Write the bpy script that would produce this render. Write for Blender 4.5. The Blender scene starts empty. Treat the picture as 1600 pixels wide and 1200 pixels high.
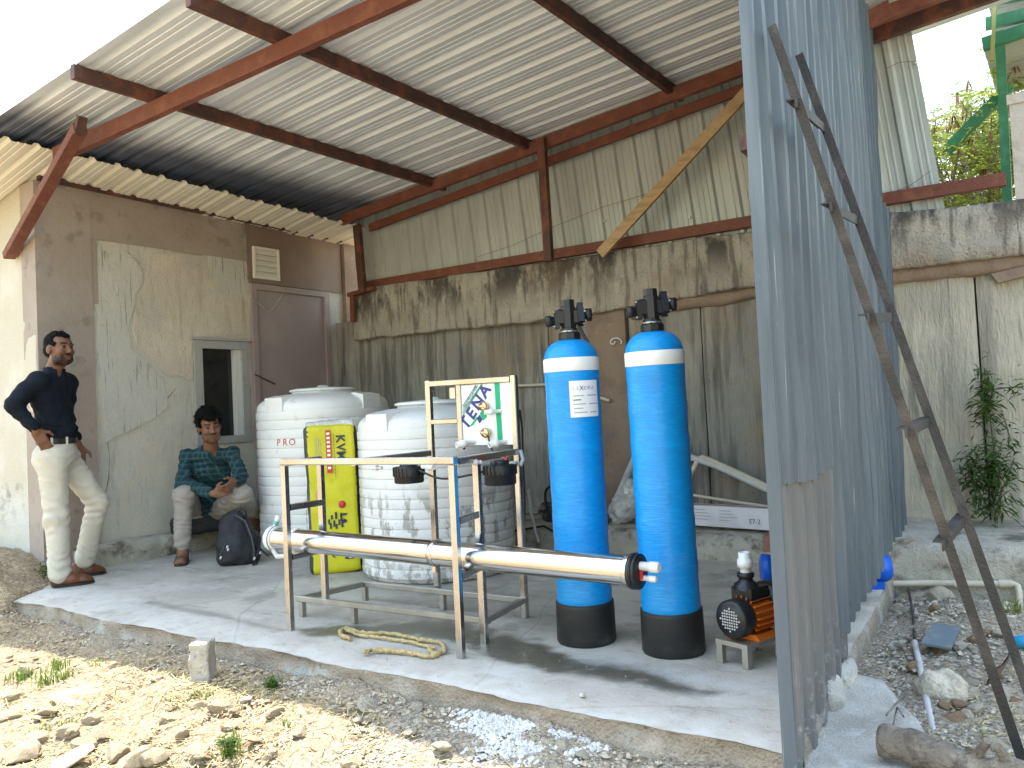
import bpy, bmesh, math, random
import numpy as np
from mathutils import Vector, Matrix

# ------------------------------------------------------------------ camera, sky, sun, exposure
SC = bpy.context.scene
COL = SC.collection
F, CAMH = 1275.0, 1.08                       # focal length in pixels of a 1600 px wide frame, eye height
def cam_axes(p, r, y):
    cy, sy = math.cos(y), math.sin(y)
    fwd = np.array([sy*math.cos(p), cy*math.cos(p), math.sin(p)])
    right = np.array([cy, -sy, 0.0]); down = np.cross(fwd, right)
    c, s = math.cos(r), math.sin(r)
    return np.array([c*right+s*down, -s*right+c*down, fwd])
CR = cam_axes(*[math.radians(a) for a in (1.834, 2.758, -34.784)])
cam = bpy.data.cameras.new('camera'); cam_o = bpy.data.objects.new('camera', cam); COL.objects.link(cam_o)
cam.sensor_fit = 'HORIZONTAL'; cam.sensor_width = 36; cam.lens = F/1600*36
cam.clip_start = 0.05; cam.clip_end = 2000
mw = Matrix.Identity(4)
for i in range(3):
    mw[i][0] = CR[0][i]; mw[i][1] = -CR[1][i]; mw[i][2] = -CR[2][i]
mw[2][3] = CAMH
cam_o.matrix_world = mw
SC.camera = cam_o

SUN = Vector((-0.25, 0.088, 0.96)).normalized()        # direction towards the sun
w = bpy.data.worlds.new('World'); SC.world = w; w.use_nodes = True
nt = w.node_tree; nt.nodes.clear()
sky = nt.nodes.new('ShaderNodeTexSky'); sky.sky_type = 'NISHITA'; sky.sun_disc = False
sky.sun_elevation = math.asin(SUN.z); sky.sun_rotation = math.atan2(SUN.x, SUN.y)
sky.air_density = 2.2; sky.dust_density = 2.4; sky.ozone_density = 1.0; sky.altitude = 200
bg = nt.nodes.new('ShaderNodeBackground'); bg.inputs[1].default_value = 0.13
wo = nt.nodes.new('ShaderNodeOutputWorld')
nt.links.new(sky.outputs[0], bg.inputs[0]); nt.links.new(bg.outputs[0], wo.inputs[0])
sl = bpy.data.lights.new('sun', 'SUN'); sl.energy = 2.6; sl.angle = math.radians(0.6); sl.color = (1, .94, .84)
so = bpy.data.objects.new('sun', sl); COL.objects.link(so)
so.rotation_euler = (-SUN).to_track_quat('-Z', 'Y').to_euler(); so.location = (0, 0, 20)
vs = SC.view_settings; vs.view_transform = 'Standard'; vs.look = 'None'; vs.gamma = 1; vs.exposure = 2.28
vs.use_curve_mapping = False
SC.cycles.max_bounces = 8; SC.cycles.diffuse_bounces = 5

# ------------------------------------------------------------------ small tools
RNG = random.Random(7)
NR = np.random.RandomState(5)
def ray(x, y): return CR.T @ np.array([(x-800)/F, (y-600)/F, 1.0])
CAMP = np.array([0, 0, CAMH])
def onz(x, y, z=0.0): d = ray(x, y); return Vector(CAMP+d*(z-CAMH)/d[2])     # photo point on a level plane
def ony(x, y, Y): d = ray(x, y); return Vector(CAMP+d*Y/d[1])                # on a plane parallel to the back wall
def onx(x, y, X): d = ray(x, y); return Vector(CAMP+d*X/d[0])                # on a plane parallel to the left wall
def dep(x, y, Z): return Vector(CAMP+ray(x, y)*Z)                            # at a distance
def onp(x, y, p, n):
    d = ray(x, y); n = np.array(n, float); return Vector(CAMP+d*(n@(np.array(p)-CAMP))/(n@d))

_lat = NR.rand(32, 32, 32).astype(np.float32)
def vnoise(p):
    p = np.asarray(p, np.float32); i = np.floor(p).astype(int); f = p-i; f = f*f*(3-2*f); i %= 32; j = (i+1) % 32
    r = 0
    for a in (0, 1):
        for b in (0, 1):
            for c in (0, 1):
                wgt = (f[..., 0] if a else 1-f[..., 0])*(f[..., 1] if b else 1-f[..., 1])*(f[..., 2] if c else 1-f[..., 2])
                r = r + wgt*_lat[(j if a else i)[..., 0], (j if b else i)[..., 1], (j if c else i)[..., 2]]
    return r*2-1
def fbm(p, o=4):
    p = np.asarray(p, np.float32); r = 0; a = 1
    for k in range(o): r = r + a*vnoise(p*2**k+k*7.3); a *= .5
    return r

class MB:
    """collects shapes for ONE mesh"""
    def __init__(s): s.v = []; s.f = []; s.sm = []; s.mi = []
    def add(s, vs_, fs, smooth=False, mi=0):
        o = len(s.v); s.v += [tuple(q) for q in vs_]
        for f in fs: s.f.append([o+i for i in f]); s.sm.append(smooth); s.mi.append(mi)
        return s
    def box(s, c, sz, M=None, mi=0, jit=0):
        x, y, z = sz[0]/2, sz[1]/2, sz[2]/2
        vv = [Vector((a*x, b*y, d*z)) for a in (-1, 1) for b in (-1, 1) for d in (-1, 1)]
        if jit: vv = [q+Vector((RNG.uniform(-jit, jit), RNG.uniform(-jit, jit), RNG.uniform(-jit, jit))) for q in vv]
        if M is not None: vv = [M @ q for q in vv]
        vv = [q+Vector(c) for q in vv]
        return s.add(vv, [(0, 1, 3, 2), (4, 6, 7, 5), (0, 4, 5, 1), (2, 3, 7, 6), (0, 2, 6, 4), (1, 5, 7, 3)], False, mi)
    def bbox(s, a, b, mi=0): return s.box([(a[i]+b[i])/2 for i in range(3)], [abs(b[i]-a[i]) for i in range(3)], None, mi)
    def bar(s, p0, p1, wd, ht, up=(0, 0, 1), mi=0, bev=0):
        p0, p1 = Vector(p0), Vector(p1); d = p1-p0; L = d.length; d = d/L; u = Vector(up)
        sx = d.cross(u)
        if sx.length < 1e-4: sx = d.cross(Vector((0, 1, 0)))
        sx.normalize(); uu = sx.cross(d)
        b = min(wd, ht)*bev
        if b:
            a, c = wd/2, ht/2
            prof = [(-a+b, -c), (a-b, -c), (a, -c+b), (a, c-b), (a-b, c), (-a+b, c), (-a, c-b), (-a, -c+b)]
        else: prof = [(-wd/2, -ht/2), (wd/2, -ht/2), (wd/2, ht/2), (-wd/2, ht/2)]
        n = len(prof); vv = [p+sx*q[0]+uu*q[1] for p in (p0, p1) for q in prof]
        fs = [(i, (i+1) % n, n+(i+1) % n, n+i) for i in range(n)]+[tuple(range(n))[::-1], tuple(range(n, 2*n))]
        return s.add(vv, fs, False, mi)
    def tube(s, pts, r, n=10, mi=0, cap=True, smooth=True):
        pts = [Vector(p) for p in pts]; m = len(pts); rr = r if hasattr(r, '__len__') else [r]*m
        vv = []; prev = None
        for i, p in enumerate(pts):
            t = (pts[min(i+1, m-1)]-pts[max(i-1, 0)]).normalized()
            if prev is None:
                a = t.cross(Vector((0, 0, 1)));
                if a.length < .1: a = t.cross(Vector((1, 0, 0)))
            else: a = prev-t*prev.dot(t)
            a.normalize(); b = t.cross(a); prev = a
            vv += [p+(a*math.cos(2*math.pi*k/n)+b*math.sin(2*math.pi*k/n))*rr[i] for k in range(n)]
        fs = [(i*n+k, i*n+(k+1) % n, (i+1)*n+(k+1) % n, (i+1)*n+k) for i in range(m-1) for k in range(n)]
        s.add(vv, fs, smooth, mi)
        if cap: s.add(vv[:n], [tuple(range(n))[::-1]], False, mi); s.add(vv[-n:], [tuple(range(n))], False, mi)
        return s
    def lathe(s, prof, n=32, M=None, mi=0, smooth=True, sharp=()):
        """prof: (r, z) list, revolved about z, then moved by M"""
        vv = [Vector((r*math.cos(2*math.pi*k/n), r*math.sin(2*math.pi*k/n), z)) for r, z in prof for k in range(n)]
        if M is not None: vv = [M @ q for q in vv]
        m = len(prof)
        fs = [(i*n+k, i*n+(k+1) % n, (i+1)*n+(k+1) % n, (i+1)*n+k) for i in range(m-1) for k in range(n)]
        s.add(vv, fs, smooth, mi)
        if prof[0][0] > 1e-4: s.add(vv[:n], [tuple(range(n))[::-1]], False, mi)
        if prof[-1][0] > 1e-4: s.add(vv[-n:], [tuple(range(n))], False, mi)
        return s
    def prism(s, poly, d, mi=0):
        """poly: list of 3D points in one plane; d: extrusion vector"""
        p = [Vector(q) for q in poly]; n = len(p); d = Vector(d)
        nn = Vector((0, 0, 0))
        for i in range(n): nn += (p[i]-p[0]).cross(p[(i+1) % n]-p[0])
        if nn.dot(d) > 0: p = p[::-1]
        vv = p+[q+d for q in p]
        return s.add(vv, [tuple(range(n)), tuple(range(2*n-1, n-1, -1))]+[(i, n+i, n+(i+1) % n, (i+1) % n) for i in range(n)], False, mi)
    def grid(s, P, smooth=True, mi=0):
        """P: array (a, b, 3)"""
        a, b = P.shape[:2]
        return s.add([tuple(q) for q in P.reshape(-1, 3)], [(i*b+j, (i+1)*b+j, (i+1)*b+j+1, i*b+j+1) for i in range(a-1) for j in range(b-1)], smooth, mi)
    def mesh(s, name):
        me = bpy.data.meshes.new(name); me.from_pydata([tuple(q) for q in s.v], [], s.f)
        me.polygons.foreach_set('use_smooth', s.sm); me.polygons.foreach_set('material_index', s.mi); me.update(); return me
    def build(s, name, mat, parent=None, loc=None):
        me = s.mesh(name)
        for m in (mat if isinstance(mat, (list, tuple)) else [mat]): me.materials.append(m)
        return link(name, me, parent, loc)

def link(name, me, parent=None, loc=None):
    o = bpy.data.objects.new(name, me); COL.objects.link(o)
    if loc is not None: o.location = loc
    if parent is not None: o.parent = parent
    return o
def thing(name, label, cat, loc=(0, 0, 0), rz=0, group=None, rot=None):
    o = bpy.data.objects.new(name, None); COL.objects.link(o); o.location = loc; o.empty_display_size = .1
    o.rotation_euler = rot if rot else (0, 0, rz); o['label'] = label; o['category'] = cat
    if group: o['group'] = group
    return o
def tag(o, label, cat, group=None):
    o['label'] = label; o['category'] = cat
    if group: o['group'] = group
    return o
def kind(o, k): o['kind'] = k; return o
def rotm(axis_z, x=None):
    """matrix whose z axis points along axis_z"""
    return Vector(axis_z).to_track_quat('Z', 'Y').to_matrix().to_4x4()
def TR(p, axis=None):
    m = Matrix.Translation(Vector(p)); return m @ rotm(axis) if axis is not None else m
def text_mesh(body, size, thick=0.0, fat=0.0):
    cu = bpy.data.curves.new('t', 'FONT'); cu.body = body; cu.size = size; cu.align_x = 'CENTER'; cu.align_y = 'CENTER'; cu.extrude = thick; cu.offset = fat
    cu.resolution_u = 3
    o = bpy.data.objects.new('t', cu); COL.objects.link(o)
    dg = bpy.context.evaluated_depsgraph_get(); me = bpy.data.meshes.new_from_object(o.evaluated_get(dg))
    bpy.data.objects.remove(o); return me
def put_text(name, body, size, mat, parent, org, right, up, bold=0, fat=0.0):
    """flat lettering; org, right, up in the parent's space"""
    me = text_mesh(body, size, bold, fat); me.materials.clear(); me.materials.append(mat)
    r = Vector(right).normalized(); u = Vector(up); u = (u-r*u.dot(r)).normalized(); n = r.cross(u)
    o = link(name, me, parent); m = Matrix.Identity(4)
    for i in range(3): m[i][0] = r[i]; m[i][1] = u[i]; m[i][2] = n[i]; m[i][3] = org[i]
    o.matrix_local = m; return o

# ---- smooth solids from signed distances (surface nets)
class Blob:
    def __init__(s, lo, hi, h):
        s.lo = np.array(lo, np.float32); s.h = h; s.n = np.ceil((np.array(hi)-s.lo)/h).astype(int)+1
        s.D = np.full(s.n, .2, np.float32)
    def _win(s, lo, hi):
        a = np.maximum(np.floor((np.array(lo)-s.lo)/s.h).astype(int), 0); b = np.minimum(np.ceil((np.array(hi)-s.lo)/s.h).astype(int)+1, s.n)
        if (b <= a).any(): return None
        g = np.meshgrid(*[s.lo[i]+s.h*np.arange(a[i], b[i], dtype=np.float32) for i in range(3)], indexing='ij')
        return tuple(slice(a[i], b[i]) for i in range(3)), np.stack(g, -1)
    def _put(s, sl_, d, k, sub=False):
        o = s.D[sl_]
        if sub: d = -d; o2 = np.maximum(o, d); hh = np.maximum(k-np.abs(o-d), 0)/max(k, 1e-6); s.D[sl_] = o2+hh*hh*k*.25; return
        hh = np.maximum(k-np.abs(o-d), 0)/max(k, 1e-6); s.D[sl_] = np.minimum(o, d)-hh*hh*k*.25
    def cap(s, a, b, ra, rb=None, k=.02, sub=False):
        a = np.array(a, np.float32); b = np.array(b, np.float32); rb = ra if rb is None else rb
        m = max(ra, rb)+k+3*s.h; q = s._win(np.minimum(a, b)-m, np.maximum(a, b)+m)
        if q is None: return s
        sl_, P = q; ab = b-a; L = max(float(ab@ab), 1e-8); t = np.clip(((P-a)@ab)/L, 0, 1)
        s._put(sl_, np.linalg.norm(P-a-t[..., None]*ab, axis=-1)-(ra+(rb-ra)*t), k, sub); return s
    def ell(s, c, r, k=.02, M=None, sub=False):
        c = np.array(c, np.float32); r = np.array(r, np.float32); m = float(r.max())+k+3*s.h; q = s._win(c-m, c+m)
        if q is None: return s
        sl_, P = q; Q = P-c
        if M is not None: Q = Q @ np.array(M, np.float32)       # columns of M = local axes
        k0 = np.linalg.norm(Q/r, axis=-1); k1 = np.linalg.norm(Q/(r*r), axis=-1)
        s._put(sl_, k0*(k0-1)/np.maximum(k1, 1e-6), k, sub); return s
    def rbox(s, c, hs, rad, k=.02, M=None, sub=False):
        c = np.array(c, np.float32); hs = np.array(hs, np.float32); m = float(np.linalg.norm(hs))+k+3*s.h; q = s._win(c-m, c+m)
        if q is None: return s
        sl_, P = q; Q = P-c
        if M is not None: Q = Q @ np.array(M, np.float32)
        d = np.abs(Q)-hs+rad
        s._put(sl_, np.linalg.norm(np.maximum(d, 0), axis=-1)+np.minimum(d.max(-1), 0)-rad, k, sub); return s
    def noise(s, amp, sc, o=3, st=(1, 1, 1)):
        m = np.abs(s.D) < amp*3+2*s.h; idx = np.argwhere(m); P = s.lo+s.h*idx
        s.D[m] += amp*fbm(P*np.array(st)*sc, o); return s
    def folds(s, amp, fn):
        m = np.abs(s.D) < .04; idx = np.argwhere(m); P = s.lo+s.h*idx
        s.D[m] += (amp*fn(P)).astype(np.float32); return s
    def net(s):
        D = s.D; n = D.shape; S = D < 0
        cnt = np.zeros([q-1 for q in n], np.int8); acc = np.zeros(list(cnt.shape)+[3], np.float32)
        def corner(A, i, j, k): return A[i:n[0]-1+i, j:n[1]-1+j, k:n[2]-1+k]
        anyc = np.zeros(cnt.shape, bool); allc = np.ones(cnt.shape, bool)
        for i in (0, 1):
            for j in (0, 1):
                for k in (0, 1): c = corner(S, i, j, k); anyc |= c; allc &= c
        act = np.argwhere(anyc & ~allc); vid = -np.ones(cnt.shape, np.int64); vid[tuple(act.T)] = np.arange(len(act))
        P = np.zeros((len(act), 3), np.float32); C = np.zeros(len(act), np.float32)
        offs = [(i, j, k) for i in (0, 1) for j in (0, 1) for k in (0, 1)]
        val = {o: D[act[:, 0]+o[0], act[:, 1]+o[1], act[:, 2]+o[2]] for o in offs}
        for o in offs:
            for ax in range(3):
                if o[ax]: continue
                p = list(o); p[ax] = 1; p = tuple(p); a, b = val[o], val[p]; m = (a < 0) != (b < 0)
                t = np.where(m, a/np.where(m, a-b, 1), 0); q = np.tile(np.array(o, np.float32), (len(act), 1)); q[:, ax] += t
                P[m] += q[m]; C[m] += 1
        V = s.lo+s.h*(act+P/np.maximum(C, 1)[:, None])
        Fs = []
        for ax in range(3):
            b, c = (ax+1) % 3, (ax+2) % 3
            sl0 = [slice(None)]*3; sl1 = [slice(None)]*3; sl0[ax] = slice(0, -1); sl1[ax] = slice(1, None)
            ch = S[tuple(sl0)] != S[tuple(sl1)]; e = np.argwhere(ch)
            ok = (e[:, b] > 0) & (e[:, c] > 0) & (e[:, b] < n[b]-1) & (e[:, c] < n[c]-1); e = e[ok]
            ins = S[tuple(e.T)]
            def cell(db, dc):
                q = e.copy(); q[:, b] += db; q[:, c] += dc; return vid[tuple(q.T)]
            q = np.stack([cell(-1, -1), cell(0, -1), cell(0, 0), cell(-1, 0)], 1)
            q[~ins] = q[~ins][:, ::-1]; Fs.append(q)
        return V, np.concatenate(Fs)
    def build(s, name, mat, parent=None, smooth_it=1, color=None, post=None):
        V, Q = s.net()
        for _ in range(smooth_it):
            A = np.zeros_like(V); c = np.zeros(len(V), np.float32)
            for i in range(4):
                for j in (1, 3): np.add.at(A, Q[:, i], V[Q[:, (i+j) % 4]]); np.add.at(c, Q[:, i], 1)
            V = V*.45+.55*A/np.maximum(c, 1)[:, None]
        if post: V = post(V)
        me = bpy.data.meshes.new(name); me.from_pydata(V.tolist(), [], Q.tolist()); me.polygons.foreach_set('use_smooth', [True]*len(me.polygons))
        if color is not None:
            at = me.color_attributes.new('tint', 'FLOAT_COLOR', 'POINT'); c4 = np.ones((len(V), 4), np.float32); c4[:, :3] = color(V); at.data.foreach_set('color', c4.ravel())
        me.update()
        for m in (mat if isinstance(mat, (list, tuple)) else [mat]): me.materials.append(m)
        return link(name, me, parent)

# ------------------------------------------------------------------ materials
def mat(name, col, rough=.6, metal=0.0, layers=(), bump=(), spec=.5, tint=False, trans=0, rvar=None, coat=0, coords='Object', alpha=None, ior=1.45, sheen=0, leaf=0):
    """layers: dicts, painted over one another: col, sc (scale), lo/hi (noise range), st (stretch), k (strength), t='noise'|'vor'|'crack'|'wave', rng=(axis, a, b) soft range, rough
       bump: (scale, strength, stretch) list"""
    m = bpy.data.materials.new(name); m.use_nodes = True; t = m.node_tree; N = t.nodes; L = t.links
    b = N['Principled BSDF']; b.inputs['Roughness'].default_value = rough; b.inputs['Metallic'].default_value = metal
    b.inputs['Specular IOR Level'].default_value = spec; b.inputs['Transmission Weight'].default_value = trans; b.inputs['IOR'].default_value = ior
    b.inputs['Coat Weight'].default_value = coat
    if sheen: b.inputs['Sheen Weight'].default_value = sheen
    if alpha is not None: b.inputs['Alpha'].default_value = alpha
    tc = N.new('ShaderNodeTexCoord'); src = tc.outputs[coords]
    def mapped(st, off=0):
        mp = N.new('ShaderNodeMapping'); mp.inputs['Scale'].default_value = st; mp.inputs['Location'].default_value = (off, off*1.7, off*.6); L.new(src, mp.inputs[0]); return mp.outputs[0]
    def ramp(sock, lo, hi):
        r = N.new('ShaderNodeMapRange'); r.inputs[1].default_value = lo; r.inputs[2].default_value = hi; r.interpolation_type = 'SMOOTHSTEP'; L.new(sock, r.inputs[0]); return r.outputs[0]
    if tint:
        a = N.new('ShaderNodeVertexColor'); a.layer_name = 'tint'; cur = a.outputs[0]
    else:
        c = N.new('ShaderNodeRGB'); c.outputs[0].default_value = (*col, 1); cur = c.outputs[0]
    rcur = None; sep = None
    for i, l in enumerate(layers):
        st = l.get('st', (1, 1, 1)); ty = l.get('t', 'noise'); sc = l.get('sc', 5)
        mv = mapped(st, i*3.1+l.get('off', 0))
        if ty == 'noise':
            q = N.new('ShaderNodeTexNoise'); q.inputs['Scale'].default_value = sc; q.inputs['Detail'].default_value = l.get('det', 6); q.inputs['Roughness'].default_value = l.get('nr', .6)
            q.inputs['Distortion'].default_value = l.get('dist', 0); L.new(mv, q.inputs['Vector']); f = ramp(q.outputs[0], l.get('lo', .45), l.get('hi', .6))
        elif ty == 'vor':
            q = N.new('ShaderNodeTexVoronoi'); q.inputs['Scale'].default_value = sc; L.new(mv, q.inputs['Vector']); f = ramp(q.outputs['Distance'], l.get('lo', .3), l.get('hi', .1))
        elif ty == 'cell':
            q = N.new('ShaderNodeTexVoronoi'); q.inputs['Scale'].default_value = sc; L.new(mv, q.inputs['Vector'])
            s_ = N.new('ShaderNodeSeparateColor'); L.new(q.outputs['Color'], s_.inputs[0]); f = ramp(s_.outputs[0], l.get('lo', .4), l.get('hi', .6))
        elif ty == 'crack':
            q = N.new('ShaderNodeTexVoronoi'); q.feature = 'DISTANCE_TO_EDGE'; q.inputs['Scale'].default_value = sc
            ns = N.new('ShaderNodeTexNoise'); ns.inputs['Scale'].default_value = sc*3; L.new(mv, ns.inputs['Vector'])
            mx = N.new('ShaderNodeMixRGB'); mx.inputs[0].default_value = l.get('dist', .12); L.new(mv, mx.inputs[1]); L.new(ns.outputs['Color'], mx.inputs[2])
            L.new(mx.outputs[0], q.inputs['Vector']); f = ramp(q.outputs['Distance'], l.get('lo', .02), l.get('hi', .0))
        elif ty == 'wave':
            q = N.new('ShaderNodeTexWave'); q.inputs['Scale'].default_value = sc; q.bands_direction = l.get('dir', 'X'); q.inputs['Distortion'].default_value = l.get('dist', 0); L.new(mv, q.inputs['Vector']); f = ramp(q.outputs['Fac'], l.get('lo', .7), l.get('hi', .8))
        else:
            v = N.new('ShaderNodeValue'); v.outputs[0].default_value = 1; f = v.outputs[0]
        for (ax, a0, b0) in l.get('rng', ()):
            sp = N.new('ShaderNodeSeparateXYZ'); L.new(src, sp.inputs[0])
            pos = sp.outputs[ax]
            if l.get('rn', 0):
                n2 = N.new('ShaderNodeTexNoise'); n2.inputs['Scale'].default_value = l.get('rns', 3); n2.inputs['Detail'].default_value = 5; L.new(src, n2.inputs['Vector'])
                ma = N.new('ShaderNodeMath'); ma.operation = 'MULTIPLY_ADD'; L.new(n2.outputs[0], ma.inputs[0]); ma.inputs[1].default_value = l['rn']*2; 
                ad = N.new('ShaderNodeMath'); ad.operation = 'SUBTRACT'; L.new(pos, ad.inputs[0]); ad.inputs[1].default_value = l['rn']; L.new(ad.outputs[0], ma.inputs[2]); pos = ma.outputs[0]
            g = ramp(pos, a0, b0); mu = N.new('ShaderNodeMath'); mu.operation = 'MULTIPLY'; L.new(f, mu.inputs[0]); L.new(g, mu.inputs[1]); f = mu.outputs[0]
        for e in l.get('ells', ()):       # one soft ellipse (cx, cy, rx, ry, angle)
            pass
        if l.get('k', 1) != 1:
            mu = N.new('ShaderNodeMath'); mu.operation = 'MULTIPLY'; L.new(f, mu.inputs[0]); mu.inputs[1].default_value = l['k']; f = mu.outputs[0]
        if 'attr' in l:
            a = N.new('ShaderNodeVertexColor'); a.layer_name = l['attr']; mu = N.new('ShaderNodeMath'); mu.operation = 'MULTIPLY'; L.new(f, mu.inputs[0]); L.new(a.outputs[0], mu.inputs[1]); f = mu.outputs[0]
        if l.get('col') is not None:
            mx = N.new('ShaderNodeMixRGB'); mx.blend_type = l.get('blend', 'MIX'); L.new(f, mx.inputs[0]); L.new(cur, mx.inputs[1]); mx.inputs[2].default_value = (*l['col'], 1); cur = mx.outputs[0]
        if 'rough' in l:
            if rcur is None: v = N.new('ShaderNodeValue'); v.outputs[0].default_value = rough; rcur = v.outputs[0]
            mr = N.new('ShaderNodeMix'); L.new(f, mr.inputs[0]); L.new(rcur, mr.inputs[2]); mr.inputs[3].default_value = l['rough']; rcur = mr.outputs[0]
    L.new(cur, b.inputs['Base Color'])
    if rcur is not None: L.new(rcur, b.inputs['Roughness'])
    nrm = None
    for i, bp in enumerate(bump):
        sc, stg = bp[0], bp[1]; st = bp[2] if len(bp) > 2 else (1, 1, 1)
        q = N.new('ShaderNodeTexNoise'); q.inputs['Scale'].default_value = sc; q.inputs['Detail'].default_value = 5; L.new(mapped(st, i+.5), q.inputs['Vector'])
        bn = N.new('ShaderNodeBump'); bn.inputs['Strength'].default_value = stg; bn.inputs['Distance'].default_value = .02; L.new(q.outputs[0], bn.inputs['Height'])
        if nrm: L.new(nrm, bn.inputs['Normal'])
        nrm = bn.outputs[0]
    if nrm: L.new(nrm, b.inputs['Normal'])
    if leaf:
        tr = N.new('ShaderNodeBsdfTranslucent'); L.new(cur, tr.inputs[0]); ms = N.new('ShaderNodeMixShader'); ms.inputs[0].default_value = leaf
        L.new(b.outputs[0], ms.inputs[1]); L.new(tr.outputs[0], ms.inputs[2]); L.new(ms.outputs[0], N['Material Output'].inputs[0])
    return m
# ---- material library
RUST = mat('red_oxide_steel', (.15, .048, .030), .62, 0, [dict(col=(.205, .078, .044), sc=9, lo=.45, hi=.7, st=(1, 1, 1)), dict(col=(.06, .025, .02), sc=22, lo=.55, hi=.75, k=.7)], [(90, .25)])
RUSTD = mat('dark_primer_steel', (.075, .035, .028), .6, 0, [dict(col=(.17, .06, .035), sc=7, lo=.45, hi=.65), dict(col=(.03, .02, .02), sc=30, lo=.55, hi=.75, k=.6)], [(90, .25)])
BLACKIRON = mat('dark_angle_iron', (.040, .038, .037), .55, .3, [dict(col=(.085, .075, .07), sc=6, lo=.45, hi=.7), dict(col=(.11, .06, .04), sc=40, lo=.62, hi=.75, k=.5)], [(120, .3)])
ROOFM = mat('galvanised_roof_sheet', (.68, .735, .79), .36, .12, [dict(col=(.57, .62, .67), sc=3, lo=.4, hi=.65, st=(.3, 2, 1)), dict(col=(.38, .35, .32), sc=30, lo=.58, hi=.8, k=.35), dict(t='all', col=(.012, .025, .065), rng=[(0, -5.30, -5.80)], rn=.10, rns=2.5, k=.93)], [(40, .04)])  # last layer: navy fade to the low eave, its dark shading put into the colour
GABLE = mat('grey_green_sheet', (.42, .455, .44), .42, .15, [dict(col=(.36, .39, .375), sc=3, lo=.42, hi=.66, st=(2, 2, .4)), dict(col=(.30, .26, .21), sc=9, lo=.62, hi=.8, st=(2, 2, .5), k=.6)], [(30, .05)])
CREAMROOF = mat('cream_roof_sheet', (.72, .69, .58), .4, .05, [dict(col=(.6, .57, .48), sc=4, lo=.45, hi=.7, k=.6)])
BLUESHEET = mat('blue_grey_sheet', (.078, .10, .122), .45, .05, [dict(col=(.115, .140, .162), sc=2.5, lo=.4, hi=.65, st=(4, 4, .3)), dict(col=(.36, .345, .315), sc=13, lo=.60, hi=.70, st=(9, 9, .18), k=.55), dict(col=(.56, .55, .53), sc=55, lo=.72, hi=.76, st=(1.6, 1.6, .4), k=.85), dict(col=(.04, .055, .07), sc=4, lo=.52, hi=.75, st=(7, 7, .2), k=.6)], [(25, .06)])
BLUEDARK = mat('dark_navy_sheet', (.040, .062, .085), .45, .05, [dict(col=(.075, .10, .125), sc=2.5, lo=.42, hi=.66, st=(5, 5, .25)), dict(col=(.25, .25, .24), sc=13, lo=.61, hi=.70, st=(9, 9, .2), k=.5), dict(col=(.02, .032, .045), sc=4, lo=.52, hi=.7, st=(7, 7, .2), k=.6)], [(25, .06)])
GREYSHEET = mat('faded_grey_sheet', (.145, .146, .148), .5, .05, [dict(col=(.125, .125, .13), sc=3, lo=.42, hi=.62, st=(5, 5, .3)), dict(col=(.30, .28, .25), sc=12, lo=.58, hi=.70, st=(9, 9, .15), k=.6), dict(col=(.26, .19, .12), sc=6, lo=.58, hi=.72, st=(8, 8, .5), k=.35, rng=[(2, .7, .88)]), dict(col=(.45, .43, .40), sc=30, lo=.5, hi=.65, k=.7, rng=[(2, .35, -.15)], rn=.12)], [(25, .06)])
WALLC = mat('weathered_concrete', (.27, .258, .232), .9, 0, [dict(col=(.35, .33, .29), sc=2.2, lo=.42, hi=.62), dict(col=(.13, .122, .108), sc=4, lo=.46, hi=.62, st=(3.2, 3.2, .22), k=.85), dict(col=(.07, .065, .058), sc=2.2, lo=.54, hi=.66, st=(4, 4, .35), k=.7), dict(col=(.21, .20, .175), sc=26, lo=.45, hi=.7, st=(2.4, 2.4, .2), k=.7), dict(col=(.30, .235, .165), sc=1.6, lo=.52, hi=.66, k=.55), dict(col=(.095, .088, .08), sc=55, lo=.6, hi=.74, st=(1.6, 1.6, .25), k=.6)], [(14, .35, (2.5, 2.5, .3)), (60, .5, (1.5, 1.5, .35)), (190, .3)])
WALLP = mat('pale_weathered_concrete', (.43, .40, .33), .9, 0, [dict(col=(.52, .485, .40), sc=2.2, lo=.42, hi=.62), dict(col=(.27, .255, .22), sc=4, lo=.48, hi=.66, st=(3.2, 3.2, .25), k=.75), dict(col=(.13, .125, .11), sc=2.4, lo=.57, hi=.68, st=(3.5, 3.5, .35), k=.65), dict(col=(.33, .31, .25), sc=26, lo=.48, hi=.7, st=(2.4, 2.4, .2), k=.6)], [(14, .35, (2.5, 2.5, .3)), (60, .5, (1.5, 1.5, .35)), (190, .3)])
CAPC = mat('mouldy_cap_concrete', (.37, .345, .295), .92, 0, [dict(col=(.44, .40, .33), sc=3, lo=.45, hi=.65), dict(col=(.05, .046, .042), sc=2.6, lo=.44, hi=.58, st=(1.5, 1.5, .6), nr=.7, k=.95, rng=[(2, 1.9, 2.3)], rn=.12), dict(col=(.10, .09, .078), sc=6, lo=.5, hi=.64, st=(3.5, 3.5, .35), k=.7), dict(col=(.05, .046, .04), sc=60, lo=.58, hi=.7, k=.6), dict(col=(.26, .17, .11), sc=1.7, lo=.52, hi=.68, k=.4)], [(16, .5), (60, .6), (180, .3)])
BROWNC = mat('brown_plaster', (.275, .20, .15), .9, 0, [dict(col=(.21, .155, .12), sc=4, lo=.4, hi=.65), dict(col=(.36, .31, .25), sc=6, lo=.6, hi=.75), dict(col=(.12, .09, .075), sc=24, lo=.6, hi=.75, k=.6)], [(30, .35), (120, .3)])
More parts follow.
